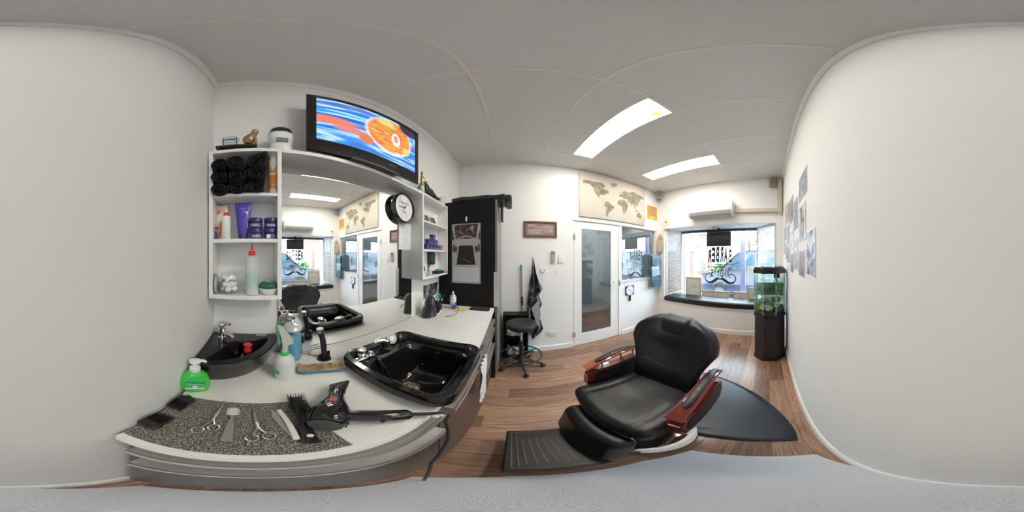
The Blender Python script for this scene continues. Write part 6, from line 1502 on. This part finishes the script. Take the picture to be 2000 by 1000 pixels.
# headrest
hx = .215+.12+.05-.035
obj('headrest', MB().rbox((hx-.005, 0, .475+.505), (.040, .115, .062), .032, 5, 8, M=Matrix.Identity(4), fn=lambda x, y, z: (x+.10*z*1.2, y, z)), LEATHP, t, smooth=60)
obj('headrest_flap', MB().rbox((hx+.030, 0, .475+.548), (.040, .113, .020), .016, 3, 4), LEATHP, t, smooth=60)
# armrests
def arm(s):
    ya_ = s*.318
    n0 = len(bpy.data.objects); before = set(bpy.data.objects)
    # side panel with stadium outline
    def stad(x0, x1, z0, z1, r_, n_=12, tilt=0.):
        P = []
        for (cx, cz, a0) in ((x1-r_, z1-r_, 0), (x0+r_, z1-r_, PI/2), (x0+r_*.55, z0+r_*.55, PI), (x1-r_*1.0, z0+r_, 3*PI/2)):
            rr_ = r_ if a0 != PI else r_*.55
            for i in range(n_): a = a0+(PI/2)*i/(n_-1); P.append((cx+rr_*math.cos(a), cz+rr_*math.sin(a)+ (cx*tilt)))
        return P
    o_ = stad(-.27, .235, .44, .625, .085); i_ = stad(-.235, .215, .462, .605, .068)
    m = MB(); t0, t1 = (ya_-.030, ya_+.030)
    m.loft([[(x, t0, z) for x, z in i_], [(x, t0, z) for x, z in o_], [(x, t1, z) for x, z in o_], [(x, t1, z) for x, z in i_]], cap0=True, cap1=True)
    a = obj('armrest_side', m, REDW, t, smooth=40, label='glossy dark red wooden armrest side')
    for yy in (t0-.003, t1+.0):
        obj('inset_panel', MB().prism(stad(-.225, .208, .468, .600, .062), yy, yy+.003), LEATHP, a, smooth=0)
    obj('inlay_line', MB().box(-.2712, -.268, ya_-.024, ya_+.024, .565, .567).box(-.2712, -.268, ya_-.024, ya_+.024, .573, .575), CREAM, a, smooth=0)
    # curved arm top
    path = [(-.275, .640), (-.20, .672), (-.10, .700), (.0, .715), (.10, .714), (.18, .700), (.24, .672), (.262, .650)]
    def sweep(P, hw, th, dz=0.):
        R_ = []
        for k, (x, z) in enumerate(P):
            x2, z2 = P[min(k+1, len(P)-1)]; x1, z1 = P[max(k-1, 0)]; L_ = math.hypot(x2-x1, z2-z1); nx, nz_ = -(z2-z1)/L_, (x2-x1)/L_
            h_ = hw[k] if isinstance(hw, list) else hw
            R_.append([(x+nx*(dz+e*th), ya_+q*h_, z+nz_*(dz+e*th)) for q, e in ((-1, .0), (1, .0), (1, .8), (.8, 1), (-.8, 1), (-1, .8))])
        return MB().loft(R_)
    b = obj('arm_top', sweep(path, [.038, .038, .036, .034, .034, .032, .030, .028], .014), REDT if s > 0 else REDW, t, smooth=40, label='glossy red wooden arm top')
    obj('arm_pad', sweep([(-.19, .676)]+[(-.17, .683), (-.05, .709), (.05, .716), (.14, .709), (.20, .692)], [.008, .019, .021, .021, .020, .014], .012, .013), LEATHP, b, smooth=50)
    for (x, z0_, z1_) in ((-.14, .615, .69), (.03, .62, .715), (.16, .61, .70)): obj('arm_post', MB().tube([(x, ya_, z0_), (x, ya_, z1_)], .007, 8), CHROME, t)
    for x, z in ((-.165, .7055), (-.05, .7345)): obj('stud', MB().ball((x, ya_, z), (.005, .005, .003), 10, 6), CHROME, b)
    for o in set(bpy.data.objects)-before:
        if o.parent == t:
            o.location.x = .085; o.scale.x = .93
arm(-1); arm(1)
# calf pad and footrest
obj('calf_pad', MB().rbox((-.335, -.03, .27), (.055, .225, .125), .045, 4, 8, fn=lambda x, y, z: (x-.35*z*-.6-.05*(y/.225)**2*-.3, y, z)), LEATH, t, smooth=60)
fm = MB()
fx0, fx1, fy0, fy1 = -.645, -.365, -.265, .125
ft = obj('footrest', MB().rbox(((fx0+fx1)/2, (fy0+fy1)/2, .135), ((fx1-fx0)/2, (fy1-fy0)/2, .012), .010, 3, 2), mat('ribbed_rubber', (.022, .021, .021), .45), t)
m = MB()
for (a, b_, c_, d_) in ((.02, .26, .02, .026), (.02, .26, .364, .37), (.02, .026, .02, .37), (.254, .26, .02, .37), (.04, .24, .345, .350), (.04, .045, .04, .345)):
    m.box(fx0+a, fx0+b_, fy0+c_, fy0+d_, .146, .150)
for k in range(6): m.box(fx0+.06+.028*k, fx0+.066+.028*k, fy0+.06, fy0+.30, .146, .150)
obj('ribs', m, mat('worn_rib', (.07, .062, .055), .4), ft, smooth=0, kind='stuff')
for s in (-1, 1): obj('footrest_arm', MB().tube([(-.37, s*.14-.05, .135), (-.30, s*.14-.05, .20), (-.22, s*.14-.05, .38)], .010, 8), CHROME, t)

# ------------------------------------------------------------------ street outside
GR = mat('asphalt', (.06, .06, .065), .9, var=.2, vscale=2)
struct('ground', MB().box(3.6, 40, -25, 30, -.25, -.15), GR)
struct('ground', MB().box(2.95, 4.6, -12, 12, -.15, -.06), mat('pavement', (.30, .29, .28), .9, var=.1, vscale=3))
BRICK = (.30, .12, .07); BRK = mat('brick_face', (.12, .065, .045), .85, var=.25, vscale=6); MORT = mat('mortar', (.20, .18, .165), .9)
# brick piers close behind the side windows
def pier(lb, x0, x1, y0, y1, z1, face):
    x0 += .06
    t = thing('brick_pier', lb, 'pier', ((x0+x1)/2, (y0+y1)/2, -.06))
    obj('core', MB().box(x0, x1, y0, y1, -.06, z1), MORT, t, world=True, smooth=0)
    b0 = None; z = -.05; r_ = 0; L_ = x1-x0; yf = y0-.004 if face < 0 else y1+.004
    while z < z1-.07:
        x = x0-(.12 if r_ % 2 else 0)
        while x < x1:
            xa_, xb2 = max(x, x0), min(x+.23, x1)
            if xb2-xa_ > .05:
                if b0 is None or abs((xb2-xa_)-.23) > .001:
                    o = obj('brick', MB().box(xa_+.005, xb2-.005, min(yf, y0 if face < 0 else y1), max(yf, y0 if face < 0 else y1), z+.005, z+.08), BRK, t, world=True, smooth=0)
                    if b0 is None and abs((xb2-xa_)-.23) < .001: b0 = o; bx0 = (xa_, z)
                else: share(b0, t, (xa_-bx0[0], 0, z-bx0[1]))
            x += .24
        z += .086; r_ += 1
    return t
pier('brown brick pier outside behind the left window blind', 2.98, 4.1, 2.30, 2.55, 2.6, -1)
pier('brown brick pier outside behind the right window blind', 2.98, 4.0, -.65, -.38, 2.6, 1)
LAV = mat('lavender_post', (.17, .155, .24), .5); WPOST = mat('white_post', (.24, .26, .265), .5)
t = thing('verandah_post', 'pale lavender verandah post right of the shop lettering', 'post', (4.3, .59, -.06)); yv0, yv1 = onx(1454.5, 500, 4.3).y, onx(1448, 500, 4.3).y
obj('post', MB().box(4.26, 4.34, yv0-.02, yv1+.02, -.06, 2.7), LAV, t, world=True, smooth=0); obj('foot_plate', MB().box(4.2, 4.4, yv0-.06, yv1+.06, -.06, -.04), GREYP, t, world=True, smooth=0)
t = thing('verandah_beam', 'pale verandah roof beam along the street outside', 'beam', (4.3, 1, 2.7)); obj('beam', MB().box(4.24, 4.36, -6, 9, 2.7, 2.9), WPOST, t, world=True, smooth=0)
for k, (px_, xx, lb) in enumerate(((1359, 6.5, 'white shopfront post nearer the van outside'), (1343, 5.0, 'white shopfront post at the left edge of the window'))):
    yy = onx(px_, 500, xx).y; t = thing('shopfront_post', lb, 'post', (xx, yy, -.06), group='white shopfront posts'); obj('post', MB().box(xx-.07, xx+.07, yy-.07, yy+.07, -.06, 2.65), WPOST, t, world=True, smooth=0); obj('cap', MB().box(xx-.09, xx+.09, yy-.09, yy+.09, 2.65, 2.7), WPOST, t, world=True, smooth=0)
t = thing('awning_beam', 'white awning beam above the shopfront across the street', 'beam', (6.5, 4, 2.5)); obj('beam', MB().box(6.4, 6.6, 2.6, 8, 2.45, 2.62), WPOST, t, world=True, smooth=0)
# brick shop across
t = thing('brick_shop', 'orange brick shop with arched window across the street', 'building', (10, 6, -.15))
OB = ramp_mat('orange_brick', [(.45, (.13, .055, .033)), (.55, (.17, .08, .05))], (1, 6, 14), 3); 
obj('wall', MB().box(10, 10.3, 2.6, 12, -.15, 3.2), OB, t, world=True, smooth=0)
obj('roof', MB().box(9.2, 11, 2.4, 12.2, 3.2, 3.4), mat('pale_roof', (.7, .72, .72), .6), t, world=True, smooth=0)
for yy in (3.1, 4.3, 5.6, 6.9, 8.2):
    f = obj('window', MB().box(9.94, 10.0, yy-.45, yy+.45, .5, 2.0), WPOST, t, world=True, smooth=0)
    obj('pane', MB().box(9.92, 9.94, yy-.38, yy+.38, .58, 1.92), mat('dark_pane', (.10, .16, .20), .1), f, world=True, smooth=0)
t_ = thing('shop_sign', 'grey sign board on the brick shop across the street', 'sign', (9.9, onx(1351, 478, 9.9).y, 2.0), RD)
obj('board', MB().box(-.42, .42, -.02, 0, -.2, .25), mat('slate_sign', (.20, .24, .28), .5), t_, smooth=0); text('lettering', 'HORIZON\nCAFE', PAPER, t_, 0, .02, .6, .28, y=-.025)
# tree
def tree(lb, c, r_, col, n_=2600):
    t = thing('street_tree', lb, 'tree', (c[0], c[1], -.15)); rnd = random.Random(int(c[1]*10)); m = MB()
    for k in range(n_):
        a = rnd.uniform(0, 6.28); b_ = math.acos(rnd.uniform(-1, 1)); rr_ = r_*rnd.uniform(.55, 1)*(1+.18*math.sin(3*a)*math.sin(2*b_)); p = Vector((c[0]+rr_*math.sin(b_)*math.cos(a), c[1]+rr_*math.sin(b_)*math.sin(a), c[2]+rr_*.8*math.cos(b_))); s_ = rnd.uniform(.05, .11)
        u_ = Vector((rnd.uniform(-1, 1), rnd.uniform(-1, 1), rnd.uniform(-1, 1))).normalized()*s_; v_ = u_.cross(Vector((rnd.uniform(-1, 1), rnd.uniform(-1, 1), 1))).normalized()*s_*.6
        m.add([tuple(p-u_), tuple(p+v_), tuple(p+u_), tuple(p-v_)], [(0, 1, 2, 3)])
    obj('crown', m, mat('foliage%d' % int(c[1]*10), col, .7, var=.4, vscale=2), t, world=True, smooth=0, kind='stuff'); obj('trunk', MB().tube([(c[0], c[1], -.15), (c[0], c[1], c[2]-r_*.3)], [.14, .09], 10), mat('bark', (.16, .11, .07), .9), t, world=True)
tree('yellow green street tree beyond the van at right', (14, 1.6, 3.4), 2.0, (.20, .20, .08)); tree('round green bush tree by the brick shop', (8.9, 2.6, .6), .6, (.10, .18, .05), 1500)
tree('yellow green street tree farther right beyond the van', (15, -3.2, 3.2), 2.4, (.20, .21, .09))
# van
VX = 5.7
t = thing('parked_van', 'pale silver van parked outside the shop window', 'van', (VX+.9, .5, -.15))
VM = mat('van_silver', (.13, .135, .155), .25, coat=.5); VG = mat('van_glass', (.05, .09, .11), .08)
# side profile in (y,z), nose towards +y
pr = [(-2.9, .15), (2.55, .15), (2.66, .35), (2.62, .72), (2.40, .84), (1.75, .98), (1.05, 1.62), (.75, 1.70), (-2.6, 1.74), (-2.85, 1.55), (-2.92, .6)]
def vr(x, k=1., dz=0.): return [(x, y*k, z+dz) for y, z in pr]
body = MB().loft([[(VX+.06, y*.985, .15+(z-.15)*.98) for y, z in pr], [(VX, y, z) for y, z in pr], [(VX+1.7, y, z) for y, z in pr]])
obj('body', body, VM, t, world=True, smooth=30)
sg = [(1.55, 1.00), (1.02, 1.52), (.55, 1.56), (.55, 1.00)]
def yz(P, x0, x1): 
    n_ = len(P); return MB().add([(x0, a, b) for a, b in P]+[(x1, a, b) for a, b in P], [tuple(range(n_)), tuple(range(2*n_-1, n_-1, -1))]+[(i, n_+i, n_+(i+1) % n_, (i+1) % n_) for i in range(n_)])
obj('side_window', yz(sg, VX-.012, VX+.03), VG, t, world=True, smooth=0)
obj('side_window', yz([(.10, 1.02), (.10, 1.45), (-.25, 1.45), (-.25, 1.02)], VX-.012, VX+.03), VG, t, world=True, smooth=0)
obj('side_window', yz([(-.75, 1.02), (-.75, 1.5), (-1.7, 1.5), (-1.7, 1.02)], VX-.012, VX+.03), VG, t, world=True, smooth=0)
obj('windscreen', MB().add([(VX+.08, 1.78, .99), (VX+1.6, 1.78, .99), (VX+1.6, 1.09, 1.625), (VX+.08, 1.09, 1.625)], [(0, 1, 2, 3)]), VG, t, world=True, smooth=0)
obj('lower_band', MB().box(VX-.02, VX+.05, -2.85, 2.5, .12, .45), mat('van_dark_band', (.03, .04, .08), .5), t, world=True, smooth=0)  # dark band along the lower side of the van
for a_, b_ in ((.42, 1.6), (-.52, 1.6), (1.55, .95)): obj('door_seam', MB().box(VX-.008, VX, a_, a_+.01, .45, b_), GREYP, t, world=True, smooth=0)
obj('door_handle', MB().box(VX-.04, VX, .30, .40, .90, .93), GREYP, t, world=True, smooth=0)
obj('wing_mirror', MB().rbox((VX-.12, 1.35, 1.08), (.09, .05, .07), .03), BLACKM, t, world=True)
obj('headlamp', MB().rbox((VX+.15, 2.55, .68), (.16, .10, .08), .03), mat('lamp_clear', (.75, .78, .8), .1), t, world=True)
for yy in (1.75, -1.9):
    wv = obj('wheel', MB().lathe([(.32, 0), (.34, .04), (.34, .18), (.30, .20), (0, .20)], 28, Matrix.Translation((VX+.17, yy, .19)) @ Matrix.Rotation(-PI/2, 4, 'Y')), mat('tyre', (.02, .02, .02), .8), t, world=True, smooth=30)
    obj('hub_cap', MB().lathe([(.18, .198), (.18, .205), (.05, .21), (0, .21)], 20, Matrix.Translation((VX+.17, yy, .19)) @ Matrix.Rotation(-PI/2, 4, 'Y')), mat('hub_grey', (.10, .11, .13), .4), wv, world=True)
